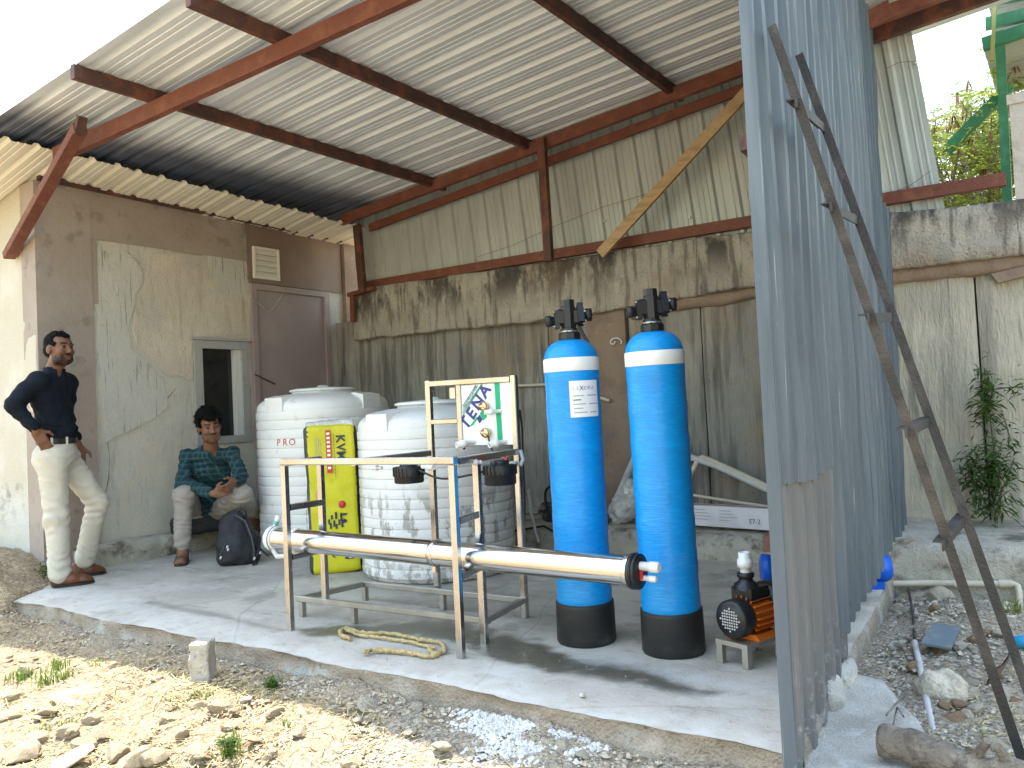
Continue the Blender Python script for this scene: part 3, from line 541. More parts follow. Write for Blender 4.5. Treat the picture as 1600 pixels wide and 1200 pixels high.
# ------------------------------------------------------------------ the plastered house at the left
def house():
    H = thing('plastered_house', 'old plastered building at the left with cracked grey walls and a mauve door', 'building', (LWALL, FWALL, 0))
    o = Vector((LWALL, FWALL, 0))
    def part(mb, name, m, parent=H):
        ob = mb.build(name, m); ob.parent = parent
        ob.matrix_parent_inverse = Matrix.Translation(-o); return ob
    WY0, WY1, WZ0, WZ1 = 4.37, 4.95, .90, 1.85
    m = MB(); T = .22; X0, X1 = LWALL-T, LWALL
    def wallgrid(y0, y1, z0, z1):
        ny = max(2, int((y1-y0)/.05)); nz_ = max(2, int((z1-z0)/.05)); Y, Z = np.meshgrid(np.linspace(y0, y1, ny+1), np.linspace(z0, z1, nz_+1), indexing='ij')
        P = np.stack([Y*0+X1, Y, Z], -1); P[..., 0] += .007*fbm(P*2.2, 3); m.grid(P)
    for a in ((3.45, WY0, 0, 3.02), (WY1, 6.4, 0, 3.02), (WY0, WY1, 0, WZ0), (WY0, WY1, WZ1, 3.02)): wallgrid(*a)
    m.bbox((X0-.02, 3.45, 0), (X0, 6.4, 3.02))
    for q in (((X0, WY0-.01, WZ0), (X1-.006, WY0, WZ1)), ((X0, WY1, WZ0), (X1-.006, WY1+.01, WZ1)), ((X0, WY0, WZ0-.01), (X1-.006, WY1, WZ0)), ((X0, WY0, WZ1), (X1-.006, WY1, WZ1+.01))): m.bbox(*q)
    part(m, 'side_wall', PLAST)
    m = MB(); xs = np.linspace(-12, LWALL, 90); zs = np.linspace(-.2, 3.02, 60); X, Z = np.meshgrid(xs, zs, indexing='ij'); P = np.stack([X, X*0+FWALL, Z], -1); P[..., 1] += .010*fbm(P*2, 3); m.grid(P)
    m.bbox((-12, FWALL+.03, -.2), (LWALL-.01, 3.4, 3.02)); part(m, 'front_wall', SUNP)
    m = MB(); m.bbox((LWALL-.20, FWALL-.004, -.02), (LWALL+.022, 3.47, 3.018)); part(m, 'corner_pilaster', BAND)
    m = MB(); m.bbox((LWALL-.1, 3.4715, 2.63), (LWALL+.016, 4.985, 3.019)); part(m, 'ring_beam', BAND)
    m = MB(); m.bbox((LWALL-.1, 3.4715, 2.1), (LWALL+.014, 3.52, 2.629)); part(m, 'beam_return', BAND)
    # flaking plaster coats with ragged outlines
    def patch(pix, mt, name, th):
        c = [onx(a, b, LWALL) for a, b in pix]; loop = []
        for i in range(len(c)):
            L = (c[(i+1) % len(c)]-c[i]).length; k = max(1, int(L/.03))
            for q in range(k): loop.append(c[i].lerp(c[(i+1) % len(c)], q/k))
        A = np.array([tuple(p) for p in loop]); A[:, 1] += .022*fbm(A*9, 3); A[:, 2] += .022*fbm(A*9+4, 3)
        mm = MB(); mm.prism([Vector((LWALL+.001, a[1], a[2])) for a in A], (th, 0, 0)); part(mm, name, mt)
    patch([(232, 396), (300, 398), (384, 402), (384, 524), (300, 529), (301, 592), (262, 588), (236, 566), (214, 545), (206, 500), (222, 450)], CREAMP, 'cream_plaster_coat', .007)
    patch([(142, 394), (196, 392), (222, 420), (216, 452), (200, 500), (206, 548), (230, 572), (256, 594), (262, 640), (214, 668), (166, 690), (154, 560)], BLUEP, 'blue_grey_plaster_coat', .008)
    patch([(318, 392), (384, 388), (385, 455), (372, 470), (352, 455), (334, 440)], BLUEP, 'small_plaster_coat', .010)
    for pix in ([(165, 667), (200, 652), (228, 636), (262, 622), (276, 606)], [(152, 400), (156, 440), (162, 500)], [(172, 408), (178, 470)], [(168, 668), (172, 720), (164, 790)], [(196, 392), (216, 410), (224, 424)]):
        pts = []; c = [onx(a, b, LWALL+.007) for a, b in pix]
        for i in range(len(c)-1):
            for q in range(6): pts.append(c[i].lerp(c[i+1], q/6)+Vector((0, RNG.uniform(-.008, .008), RNG.uniform(-.008, .008))))
        mm = MB(); mm.tube(pts, [.0028*RNG.uniform(.2, 1) for _ in pts], 5); part(mm, 'crack', mat('dark_crack', (.10, .085, .07), .95) if not bpy.data.materials.get('dark_crack') else bpy.data.materials['dark_crack'])  # cracks drawn as thin dark tubes on the wall face
    # plinth
    m = MB(); k = 80; rows = []
    for (x, z) in ((LWALL+.01, .175), (-6.375, .165), (-6.35, .15), (-6.345, .08), (-6.34, -.02)):
        y = np.linspace(3.25, 4.98, k); P = np.stack([y*0+x, y, y*0+z], -1); P[:, 0] += .016*fbm(P*5, 3); P[:, 2] += .012*fbm(P*4+2, 3); rows.append(P)
    m.grid(np.stack(rows)); m.bbox((LWALL, 3.252, -.02), (-6.37, 3.27, .15)); part(m, 'plinth', LEDGEC)
    # window
    W = MB(); x = LWALL+.004
    for a in (((x-.05, WY0+.002, WZ0+.002), (x+.02, WY0+.075, WZ1-.002)), ((x-.05, WY1-.075, WZ0+.002), (x+.02, WY1-.002, WZ1-.002)), ((x-.05, WY0+.0755, WZ1-.075), (x+.019, WY1-.0755, WZ1-.003)), ((x-.05, WY0+.0755, WZ0+.003), (x+.019, WY1-.0755, WZ0+.07))): W.bbox(*a)
    wf = part(W, 'window', ALU)
    W = MB(); a0, a1 = WY0+.076, WY1-.076
    for a in (((x-.06, a0, WZ0+.071), (x-.012, a0+.03, WZ1-.076)), ((x-.06, a1-.06, WZ0+.071), (x-.004, a1, WZ1-.076))): W.bbox(*a)
    def sub(mb, name, mt): ob = mb.build(name, mt); ob.parent = wf; ob.matrix_parent_inverse = Matrix.Translation(-o) @ Matrix.Translation(o); return ob
    sub(W, 'sash', mat('white_window_sash', (.62, .62, .60), .45))
    W = MB(); W.bbox((x-.07, a0-.02, WZ0+.05), (x-.0605, a1+.02, WZ1-.05)); sub(W, 'pane', GLASS)
    W = MB(); W.bbox((x-.005, WY0-.03, WZ1+.001), (x+.03, WY1+.03, WZ1+.02)); sub(W, 'lintel_trim', ALU)
    # mauve door with steel frame, boarded panel and vent above
    m = MB(); m.bbox((LWALL-.05, 5.06, .02), (LWALL+.02, 5.92, 2.36)); d = part(m, 'door', DOORM)
    for a in (((LWALL-.05, 5.0, 0), (LWALL+.045, 5.058, 2.42)), ((LWALL-.05, 5.922, 0), (LWALL+.045, 5.985, 2.42)), ((LWALL-.05, 5.0585, 2.362), (LWALL+.044, 5.9215, 2.42))):
        m = MB(); m.bbox(*a); part(m, 'door_frame', DOORM)
    m = MB(); m.tube([onx(233/4+340, 1060/4+320, LWALL+.05), onx(430, 600, LWALL+.05)], .006, 6); part(m, 'latch_rod', BLACKIRON)
    m = MB(); m.bbox((LWALL-.02, 4.99, 2.43), (LWALL+.03, 5.37, 3.018)); part(m, 'boarded_panel', BOARD)
    m = MB(); m.bbox((LWALL-.02, 5.374, 2.43), (LWALL+.024, 6.19, 3.017)); part(m, 'boarded_panel', BOARD)
    m = MB(); m.bbox((LWALL-.02, 6.21, 2.0), (LWALL+.06, 6.42, 3.016)); part(m, 'end_pilaster', BROWNC)
    v = MB(); y0, y1, z0, z1 = 5.03, 5.335, 2.47, 2.78
    for a in (((LWALL+.03, y0, z0), (LWALL+.06, y0+.02, z1)), ((LWALL+.03, y1-.02, z0), (LWALL+.06, y1, z1)), ((LWALL+.03, y0+.0205, z1-.02), (LWALL+.059, y1-.0205, z1)), ((LWALL+.03, y0+.0205, z0), (LWALL+.059, y1-.0205, z0+.02))): v.bbox(*a)
    vg = part(v, 'vent_grille', VENTM)
    for i in range(5):
        s = MB(); zc = z0+.045+i*.055; s.box((LWALL+.044, (y0+y1)/2, zc), (.006, y1-y0-.041, .058), Matrix.Rotation(-.35, 3, 'Y')); ob = s.build('slat', VENTM); ob.parent = vg; ob.matrix_parent_inverse = Matrix.Translation((0, 0, 0))
    m = MB(); c = [onx(391, 462, LWALL+.03), onx(405, 475, LWALL+.04), onx(420, 488, LWALL+.05), onx(430, 478, LWALL+.04), onx(442, 458, LWALL+.03)]; m.tube(c, .004, 5); part(m, 'hanging_wire', IVORY)
    # its own roof: pale corrugated sheets whose eave passes under the canopy
    for i, (y0, wd) in enumerate(((2.56, 1.0), (3.53, 1.0), (4.50, 1.0), (5.47, .9))):
        zf = 3.125-.025*(y0-2.56)
        sh = sheet('roof_sheet', CREAMROOF, H, (-6.0, y0, zf), (0, 1, -.012), (-1, 0, -.17), 5.0, wd, n=(0, 0, 1), rib=.022, seed=i, pitch=.2, segs=6)
        sh.matrix_parent_inverse = Matrix.Translation(-o)
    m = MB(); m.bar((-6.45, FWALL+.02, 3.035), (-6.45, 6.3, 2.99), .05, .03); part(m, 'wall_plate', RUSTD)
house()

# ------------------------------------------------------------------ the retaining wall at the back
def lerp_pix(tab, x):
    for (a, b), (c, d) in zip(tab[:-1], tab[1:]):
        if x <= c: return b+(d-b)*(x-a)/(c-a)
    return tab[-1][1]+(tab[-1][1]-tab[-2][1])/(tab[-1][0]-tab[-2][0])*(x-tab[-1][0])
CAP_T = [(300, 500), (580, 449), (1180, 358), (1372, 336), (1600, 308)]; CAP_B = [(300, 566), (547, 532), (863, 498), (1178, 447), (1404, 419), (1600, 397)]
YCAP, YWALL = 6.0, 6.11
def back_wall():
    Wt = thing('retaining_wall', 'long weathered concrete wall with a mouldy cap beam behind the equipment', 'wall', (-3, YWALL, 0)); o = Vector((-3, YWALL, 0))
    def part(mb, name, m): ob = mb.build(name, m, Wt); ob.matrix_parent_inverse = Matrix.Translation(-o); return ob
    # cap beam, cast in one length with broken arrises
    pxs = np.linspace(505, 1900, 260); top = np.array([tuple(ony(x, lerp_pix(CAP_T, x), YCAP)) for x in pxs]); bot = np.array([tuple(ony(x, lerp_pix(CAP_B, x), YCAP)) for x in pxs])
    xs = np.linspace(-6.15, 2.5, 260); zt = np.interp(xs, top[:, 0], top[:, 2]); zb = np.interp(xs, bot[:, 0], bot[:, 2])
    rows = []
    for (dy, f, e) in ((.34, 1, 0), (.02, 1, .5), (.0, .97, 1), (.0, .75, .4), (0, .5, .4), (0, .25, .4), (.0, .03, 1), (.015, 0, 1), (.2, 0, 0)):
        z = zb+(zt-zb)*f; P = np.stack([xs, xs*0+YCAP+dy, z], -1); nz = fbm(P*3.2, 4); P[:, 1] += .014*e*nz+.012*e*vnoise(P*11); P[:, 2] += .016*e*fbm(P*5+9, 3); rows.append(P)
    m = MB(); m.grid(np.stack(rows)[:, ::-1].copy()); part(m, 'cap_beam', CAPC)
    m = MB(); m.grid(np.stack([np.stack([xs, xs*0+YCAP+.34, zt], -1), np.stack([xs, xs*0+YCAP+.34, zt*0-.2], -1)])); part(m, 'rear_face', CAPC)
    joints = [-7.3, -3.835, -3.42, -3.05, -2.415, -1.13, -.525, .8, 2.5]
    for i in range(len(joints)-1):
        x0, x1 = joints[i]+.006, joints[i+1]-.006
        col = i == 2; yf = YWALL-(.045 if col else RNG.uniform(0, .012))
        nx = max(3, int((x1-x0)/.045)); Z1 = 2.1; X, Z = np.meshgrid(np.linspace(x0, x1, nx), np.linspace(-.1, Z1, 50), indexing='ij')
        P = np.stack([X, X*0+yf, Z], -1); P[..., 1] += .010*fbm(P*np.array([2.5, 1, 1.2]), 3)+.004*vnoise(P*np.array([22, 1, 3.0]))
        ed = np.minimum(X-x0, x1-X); P[..., 1] += .02*sstep(.012, 0, ed)
        m = MB(); m.grid(P)
        m.add([(x0, yf+.02, -.1), (x0, yf+.2, -.1), (x0, yf+.2, Z1), (x0, yf+.02, Z1)], [(0, 1, 2, 3)]); m.add([(x1, yf+.02, -.1), (x1, yf+.2, -.1), (x1, yf+.2, Z1), (x1, yf+.02, Z1)], [(3, 2, 1, 0)])
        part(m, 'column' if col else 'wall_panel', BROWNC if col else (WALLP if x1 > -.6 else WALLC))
    m = MB(); m.bbox((-7.4, YWALL+.16, -.1), (2.5, YWALL+.22, 2.05)); part(m, 'backing', mat('dark_joint_earth', (.05, .043, .036), .95))
    # rough brown band under the cap
    xs2 = np.linspace(-3.0, 1.5, 150); rows = []
    for (dy, dz) in ((.0, .02), (-.02, -.0), (-.028, -.04), (-.02, -.085), (.03, -.095)):
        P = np.stack([xs2, xs2*0+YWALL-.035+dy, np.interp(xs2, bot[:, 0], bot[:, 2])+dz], -1); P[:, 2] += .02*fbm(P*5, 3); P[:, 1] += .012*fbm(P*8, 3); rows.append(P)
    m = MB(); m.grid(np.stack(rows)[:, ::-1].copy()); part(m, 'rough_band', BROWNC)
    m = MB(); m.prism([ony(1548, 428, 6.04), ony(1600, 416, 6.04), ony(1625, 425, 6.04), ony(1560, 442, 6.04)], (0, .06, 0)); part(m, 'broken_ledge', BROWNC)
    # ledge at the foot
    xs3 = np.linspace(-6.3, 2.5, 220); rows = []
    for (y, z) in ((6.12, .23), (5.95, .205), (5.6, .185), (5.36, .175), (5.31, .15), (5.295, .08), (5.31, -.25)):
        P = np.stack([xs3, xs3*0+y, xs3*0+z], -1); P[:, 2] += .022*fbm(P*2.6, 4); P[:, 1] += .02*fbm(P*2.2+5, 3); rows.append(P)
    m = MB(); m.grid(np.stack(rows)[:, ::-1].copy()); part(m, 'ledge', LEDGEC)
back_wall()
def wp(mb, name, m, parent):
    """a part whose mesh is already in world space, under an Empty standing elsewhere"""
    ob = mb.build(name, m, parent)
    if parent.type == 'EMPTY': ob.matrix_parent_inverse = (Matrix.Translation(parent.location) @ parent.rotation_euler.to_matrix().to_4x4()).inverted()
    return ob
# ------------------------------------------------------------------ the steel canopy
def roofz(x): return 3.16+.10*(x+6.0)                      # underside of the roof sheets
RN = (-.10, 0, 1)
def canopy():
    C = thing('steel_canopy', 'lean-to canopy of rusty red steel beams under a grey corrugated roof', 'canopy', (-3.67, 5.85, 2.35))
    # sheets: ribs run up the slope, slightly skewed to the slab
    yb = 2.50; sk = .032
    for i in range(4):
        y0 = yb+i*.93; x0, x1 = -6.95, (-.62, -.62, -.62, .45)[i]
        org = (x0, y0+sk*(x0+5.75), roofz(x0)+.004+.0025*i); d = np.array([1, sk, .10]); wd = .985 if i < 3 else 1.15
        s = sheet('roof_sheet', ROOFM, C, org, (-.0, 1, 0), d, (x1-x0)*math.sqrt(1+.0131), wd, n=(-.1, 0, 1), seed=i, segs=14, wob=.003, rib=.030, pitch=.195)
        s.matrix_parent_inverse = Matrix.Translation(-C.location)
    def plane_pt(px, py, dz): return onp(px, py, (-6.0, 0, 3.16+dz), RN)
    # purlins under the sheets
    for (e, b) in (((114, 124), (690, 303)), ((330, 10), (838, 222)), ((822, -6), (1060, 160))):
        B = ony(*b, 5.95); x = B.x; z = roofz(x)-.045
        yf = 2.46+.055*(x+5.75) if x < -3 else 2.7
        m = MB(); m.bar((x, yf, z), (x, 6.0, z), .045, .088, bev=.08); wp(m, 'purlin', RUSTD, C)
    for x in (-1.15,):
        m = MB(); m.bar((x, 2.75, roofz(x)-.045), (x, 6.05, roofz(x)-.045), .045, .088, bev=.08); wp(m, 'purlin', RUSTD, C)
    # rafters carrying the purlins
    a = plane_pt(88, 243, -.143); b = plane_pt(620, -2, -.143); d = b-a; b2 = a+d*1.75; m = MB(); m.bar(a, b2, .055, .105, up=RN, bev=.06); wp(m, 'rafter', RUST, C)
    a = ony(538, 343, 5.82); b = ony(1160, 107, 5.82); d = b-a; m = MB(); m.bar(a-d*.01, b+d*.42, .055, .10, bev=.06); wp(m, 'rafter', RUST, C)
    a = ony(578, 356, 6.0); b = ony(1161, 139, 6.0); d = b-a; m = MB(); m.bar(a, b+d*.05, .04, .075, bev=.06); wp(m, 'rafter', RUST, C)
    a = ony(1345, 63, 6.03); b = ony(1545, -8, 6.03); m = MB(); m.bar(a, b+(b-a)*.6, .05, .10, bev=.06); wp(m, 'rafter', RUSTD, C)
    a = ony(1340, 40, 5.6); b = ony(1392, 12, 5.6); m = MB(); m.bar(a, b, .05, .10, bev=.06); wp(m, 'rafter_stub', RUST, C)
    # bottom rail along the wall cap
    a = ony(568, 447, 6.06); b = ony(1572, 280, 6.06); m = MB(); m.bar(a, b, .05, .085, bev=.06); wp(m, 'bottom_rail', RUST, C)
    # posts
    a = ony(846, 216, 5.77); b = ony(858, 408, 5.77); m = MB(); m.bar(a, b, .075, .05, up=(0, 1, 0), bev=.06); wp(m, 'post', RUSTD, C)
    a = ony(558, 352, 5.90); b = ony(567, 458, 5.90); m = MB(); m.bar(a, b, .085, .05, up=(0, 1, 0), bev=.06); wp(m, 'post', RUSTD, C)
    a = ony(551, 458, 5.94); b = ony(552, 503, 5.94); m = MB(); m.bar(a, b, .055, .04, up=(0, 1, 0), bev=.06); wp(m, 'post_bracket', RUST, C)
    m = MB(); m.bar(ony(545, 461, 5.93), ony(585, 450, 5.93), .05, .04, bev=.06); wp(m, 'post_shoe', RUST, C)
    # knee brace down to the house corner
    a = plane_pt(140, 208, -.20); b = Vector(ony(16, 400, 3.0)); m = MB(); m.bar(a+Vector((0, -.06, .02)), b+Vector((0, -.01, 0)), .058, .085, up=(0, 1, 0), bev=.06); wp(m, 'knee_brace', RUST, C)
    m = MB(); p = a+Vector((.01, -.065, .03)); m.box(p, (.03, .06, .12), Matrix.Rotation(.5, 3, 'Y')); wp(m, 'weld_plate', RUSTD, C)
    # upright sheets closing the gap above the wall, hung square to the rafters
    y = 6.10; x = -6.05; i = 0; tilt = .105
    while x < -.75:
        wd = .80; zb = 2.20
        org = (x, y+.004*(i % 2), zb); sd = (1, 0, 0); ld = (-tilt, 0, 1)
        x_end = min(x+wd, -.66)
        s = sheet('gable_sheet', GABLE, C, org, sd, ld, 1, x_end-x, n=(0, -1, 0), seed=20+i, segs=6, wob=.006, rib=.022, pitch=.2, top=lambda q, x=x: roofz(x+q)-zb+.03, start=.06)
        s.matrix_parent_inverse = Matrix.Translation(-C.location)
        x += wd-.012; i += 1
    # daylight-bright screw heads and wires on those sheets
    for (px, py) in ((1078, 340), (945, 345), (965, 190), (1046, 432), (700, 255), (1430, 98), (628, 360), (585, 413), (607, 375)):
        p = ony(px, py, 6.075); m = MB(); m.lathe([(.012, 0), (.012, .006), (.006, .012)], 8, TR(p, (0, -1, 0))); wp(m, 'screw', mat('zinc_screw', (.7, .7, .7), .3, .8) if not bpy.data.materials.get('zinc_screw') else bpy.data.materials['zinc_screw'], C)
    for pts in ([(745, 402), (800, 385), (860, 355), (940, 325), (1010, 302)], [(1385, 105), (1405, 98), (1428, 96)], [(1390, 300), (1420, 290), (1455, 268)]):
        m = MB(); m.tube([ony(a, b+RNG.uniform(-2, 2), 6.06) for a, b in pts], .0018, 5); wp(m, 'tie_wire', RUST, C)
canopy()
tag(MB().bar(ony(938, 397, 5.86), ony(1170, 140, 5.86), .085, .03, up=(0, 1, 0)).build('timber_plank', TIMBER), 'pale raw timber plank slanting from the wall cap up to the rafter', 'plank')

# ------------------------------------------------------------------ upright sheet partition at the right
PA, PB = np.array([-.785, 2.45]), np.array([-1.06, 6.02])
PDIR = (PB-PA)/np.linalg.norm(PB-PA); PNRM = np.array([-PDIR[1], PDIR[0]])*-1     # towards +x
def partition():
    T = thing('sheet_partition', 'upright partition of blue-grey and faded grey corrugated sheets, paint scratched', 'partition', (*PA, 0))
    L = np.linalg.norm(PB-PA); n = (PNRM[0], PNRM[1], 0); sd = (*PDIR, 0)
    def at(s, off=0): q = PA+PDIR*s+PNRM*off; return q
    def bt(tab): return lambda s: float(np.interp(s, [t[0] for t in tab], [t[1] for t in tab]))
    k = dict(rib=.040, base=.090, crest=.045, minor=.007, pitch=.185, start=.03)
    def one(name, m, s0, s1, z0, z1, off, seed, bot=None):
        q = at(s0, off); s = sheet(name, m, T, (q[0], q[1], z0), sd, (0, 0, 1), z1-z0, s1-s0, n=n, seed=seed, segs=16, wob=.013, bot=bot, **k); s.matrix_parent_inverse = Matrix.Translation(-T.location); return s
    one('lower_sheet', GREYSHEET, .012, 1.12, -.10, .90, .0, 41, bot=bt([(0, 0), (.3, .0), (.31, .06), (.7, .05), (.72, .10), (1.12, .06)]))
    one('upper_sheet', BLUESHEET, .012, 1.00, .79, 3.62, .012, 42, bot=bt([(0, .03), (.4, .0), (1.0, .02)]))
    one('upper_sheet', BLUESHEET, .92, 1.90, .13, 3.58, .006, 43)
    one('upper_sheet', BLUESHEET, 1.86, 2.76, .12, 3.56, .010, 44, bot=bt([(0, 0), (.45, .0), (.46, .05), (.9, .04)]))
    one('upper_sheet', BLUEDARK, 2.70, 3.55, .20, 3.56, .014, 45)
    one('end_sheet', BLUEDARK, 3.0, 3.62, .18, 2.3, .035, 46)
    # the folded edge strip towards the camera and the flats inside that carry the sheets
    m = MB(); q = at(-.03, -.01); m.bbox((PA[0], PA[1]-.012, -.12), (PA[0]+.040, PA[1]+.002, 3.62)); wp(m, 'edge_strip', BLUESHEET, T)
    for z in (.62, 1.9, 3.1):
        a, b = at(.12, -.035), at(3.5, -.035); m = MB(); m.bar((a[0], a[1], z), (b[0], b[1], z), .04, .05); wp(m, 'girt', RUSTD, T)
    for s in (.75, 2.1, 3.5):
        a = at(s, -.075); m = MB(); m.bar((a[0], a[1], -.05), (a[0], a[1], 3.5), .045, .045, up=(0, 1, 0)); wp(m, 'stanchion', RUSTD, T)
    q = at(.6, .03)
    # lumps of cement splashed at its foot
    for s, h in ((.66, .03), (.92, .01)):
        a = at(s, .04); B = Blob(np.array((a[0]-.12, a[1]-.14, -.14)), np.array((a[0]+.12, a[1]+.14, .2)), .010); B.ell((a[0], a[1], -.02), (.035, .10, .05+h), .03); B.noise(.016, 16, 3); ob = B.build('cement_splash', APRON, T, 1); ob.matrix_parent_inverse = Matrix.Translation(-T.location)
partition()

# ------------------------------------------------------------------ ladder
def ladder():
    r0, r1 = dep(1612, 1245, 2.68), dep(1668, 1245, 2.80)
    t0, t1 = Vector(onp(1202, 45, (*(PA+PNRM*.07), 0), (PNRM[0], PNRM[1], 0))), Vector(onp(1245, 90, (*(PA+PNRM*.07), 0), (PNRM[0], PNRM[1], 0)))
    Ld = thing('ladder', 'dark angle-iron ladder leaning against the sheet partition', 'ladder', r0)
    # rails lie on the photo's lines; ends on the rubble and on the sheets
    def foot(t, px, py):
        lo, hi = 1.2, 5.0
        for _ in range(40):
            mid = (lo+hi)/2; p = dep(px, py, mid)
            if p.z > float(gz(p.x, p.y))-.02: lo = mid
            else: hi = mid
        return dep(px, py, lo)
    f0 = foot(t0, 1617, 1262); f1 = foot(t1, 1663, 1255)
    for t, f in ((t0, f0), (t1, f1)):
        d = (f-t).normalized(); s = d.cross(Vector((PNRM[0], PNRM[1], 0))).normalized(); nn = s.cross(d)
        m = MB(); m.bar(t, f, .025, .006, up=nn); 
        m.bar(t+nn*.0110+s*.0155, f+nn*.0110+s*.0155, .006, .028, up=nn)
        wp(m, 'rail', BLACKIRON, Ld)
    def onrail(t, f, py):
        best = min((abs(proj(t.lerp(f, q/400))[1]-py), q) for q in range(401)); return t.lerp(f, best[1]/400)
    for (ya, yb) in ((160, 198), (321, 340), (491, 490), (668, 652), (838, 806)):
        a = onrail(t0, f0, ya); b = onrail(t1, f1, yb); d = (b-a).normalized(); m = MB(); m.bar(a-d*.045, b+d*.01, .03, .005); m.bar(a-d*.045+Vector((0, 0, -.0125))+d.cross(Vector((0, 0, 1)))*.0125, b+d*.01+Vector((0, 0, -.0125))+d.cross(Vector((0, 0, 1)))*.0125, .005, .03); wp(m, 'rung', BLACKIRON, Ld)
def proj(p):
    c = CR @ (np.array(p)-CAMP); return (800+F*c[0]/c[2], 600+F*c[1]/c[2], c[2])
ladder()

# ------------------------------------------------------------------ blue pressure vessels
def vessel(base, lean, label, with_card):
    V = thing('filter_vessel', label, 'filter tank', base, 0, 'blue filter vessels')
    V.rotation_euler = Vector((-.821*lean, -.57*lean, 1)).to_track_quat('Z', 'Y').to_euler()
    V.rotation_euler.z = 0
    R = .127
    m = MB(); pr = [(R-.004, .17)]
    for z in np.linspace(.175, 1.298, 40): pr.append((R+.0012*math.sin(z*37)+.0008*math.sin(z*91), z))
    for a in np.linspace(0, 1.30, 14): pr.append((.035+(R-.035)*math.cos(a), 1.298+.097*math.sin(a)))
    pr += [(.045, 1.392), (.045, 1.398), (0.0, 1.398)]
    m.lathe(pr, 48); m.build('vessel', BLUE, V)
    m = MB(); m.lathe([(0, 0), (R+.004, 0), (R+.010, .012), (R+.008, .17), (R+.007, .186), (R+.001, .188)], 48); m.build('base', BLACKB, V)
    m = MB(); m.lathe([(R+.0015, 1.246), (R+.0032, 1.248), (R+.0032, 1.302), (R+.0002, 1.308)], 48); m.build('tape_band', TAPE, V)
    # control valve
    h = 1.396; m = MB(); m.lathe([(.052, h), (.052, h+.028), (.044, h+.034), (.040, h+.05)], 10, smooth=False); m.build('collar', BLACKP, V)
    m = MB(); m.lathe([(.043, h+.034), (.043, h+.036), (.043, h+.0395), (.042, h+.041)], 20); m.build('steel_ring', STEELD, V)
    m = MB(); m.lathe([(.034, h+.045), (.036, h+.06), (.036, h+.15), (.032, h+.156), (.032, h+.185), (.0, h+.187)], 8, smooth=False)
    vx = Vector((.80, .60, 0)).normalized(); vy = Vector((-.6, .8, 0))
    m.bar(vx*-.05+Vector((0, 0, h+.105)), vx*.05+Vector((0, 0, h+.105)), .05, .075, bev=.2); vb = m.build('valve_body', BLACKP, V)
    m = MB(); m.box(Vector((0, 0, h+.115))+vx*.055-vy*.012, (.028, .05, .10), (Matrix.Rotation(math.atan2(vx.y, vx.x), 3, 'Z') @ Matrix.Rotation(-.42, 3, 'X'))); m.build('flange', BLACKP, V)
    m = MB(); m.box(Vector((0, 0, h+.095))-vx*.055, (.022, .045, .085), Matrix.Rotation(math.atan2(vx.y, vx.x), 3, 'Z')); m.build('flange', BLACKP, V)
    for s, r in ((1, .026), (-1, .022)):
        m = MB(); p = Vector((0, 0, h+(.112 if s > 0 else .09)))+vx*s*.06; m.lathe([(r, 0), (r, .02), (r+.004, .022), (r+.004, .048), (r-.006, .05), (r-.006, .044), (0, .044)], 16, TR(p, vx*s)); m.build('port', BLACKP, V)
    for (s, z, k) in ((.072, .15, -.03), (.072, .125, -.045), (.075, .082, -.035), (.066, .070, -.028), (-.07, .128, -.03), (-.07, .062, -.03)):
        m = MB(); m.lathe([(.0055, 0), (.0055, .006), (.003, .009)], 8, TR(vx*s+vy*k+Vector((0, 0, h+z)), -vy)); m.build('bolt', STEELD, V)
    if with_card:
        m = MB(); m.bar(vx*.045+Vector((0, 0, h+.06)), vx*.085+vy*-.01+Vector((0, 0, h-.02)), .018, .014, bev=.2); m.build('lever', BLACKP, V)
        # curved paper label wrapped on the vessel, towards the camera's right
        a0, a1, z0, z1 = math.radians(-66), math.radians(-1), 1.035, 1.20; rows = []
        for a in np.linspace(a0, a1, 14): rows.append([((R+.003)*math.cos(a), (R+.003)*math.sin(a), z) for z in (z0, z1)])
        m = MB(); m.grid(np.array(rows)); lb = m.build('paper_label', PAPER, V)
        def on(a, z, d=.0045): return Vector(((R+d)*math.cos(a), (R+d)*math.sin(a), z))
        for i, ch in enumerate('LEXCRU'):
            a = a0+.16+i*.135; t = Vector((-math.sin(a), math.cos(a), 0)); put_text('print', ch, .030 if ch == 'X' else .021, NAVY if ch in 'XCRU' else GREYINK, lb, on(a, z1-.035), t, (0, 0, 1))
        for j, (q0, q1) in enumerate(((.1, .45), (.55, .95), (.1, .35), (.1, .5), (.6, .95), (.1, .4), (.1, .55), (.62, .9))):
            z = z1-.068-[0, 0, 1, 2, 2, 3, 4, 4][j]*.019; m = MB(); rows = [[tuple(on(a0+(a1-a0)*q, z+dz, .0042)) for dz in (-.0022, .0022)] for q in np.linspace(q0, q1, 6)]
            m.grid(np.array(rows)); m.build('print', INK if j == 2 else GREYINK, lb)
    return V
vessel(onz(917, 1000), .013, 'blue filter vessel with a white paper label, nearer the steel rack', True)
vessel(onz(1053, 1016), .030, 'blue filter vessel without a paper label, nearer the orange pump', False)
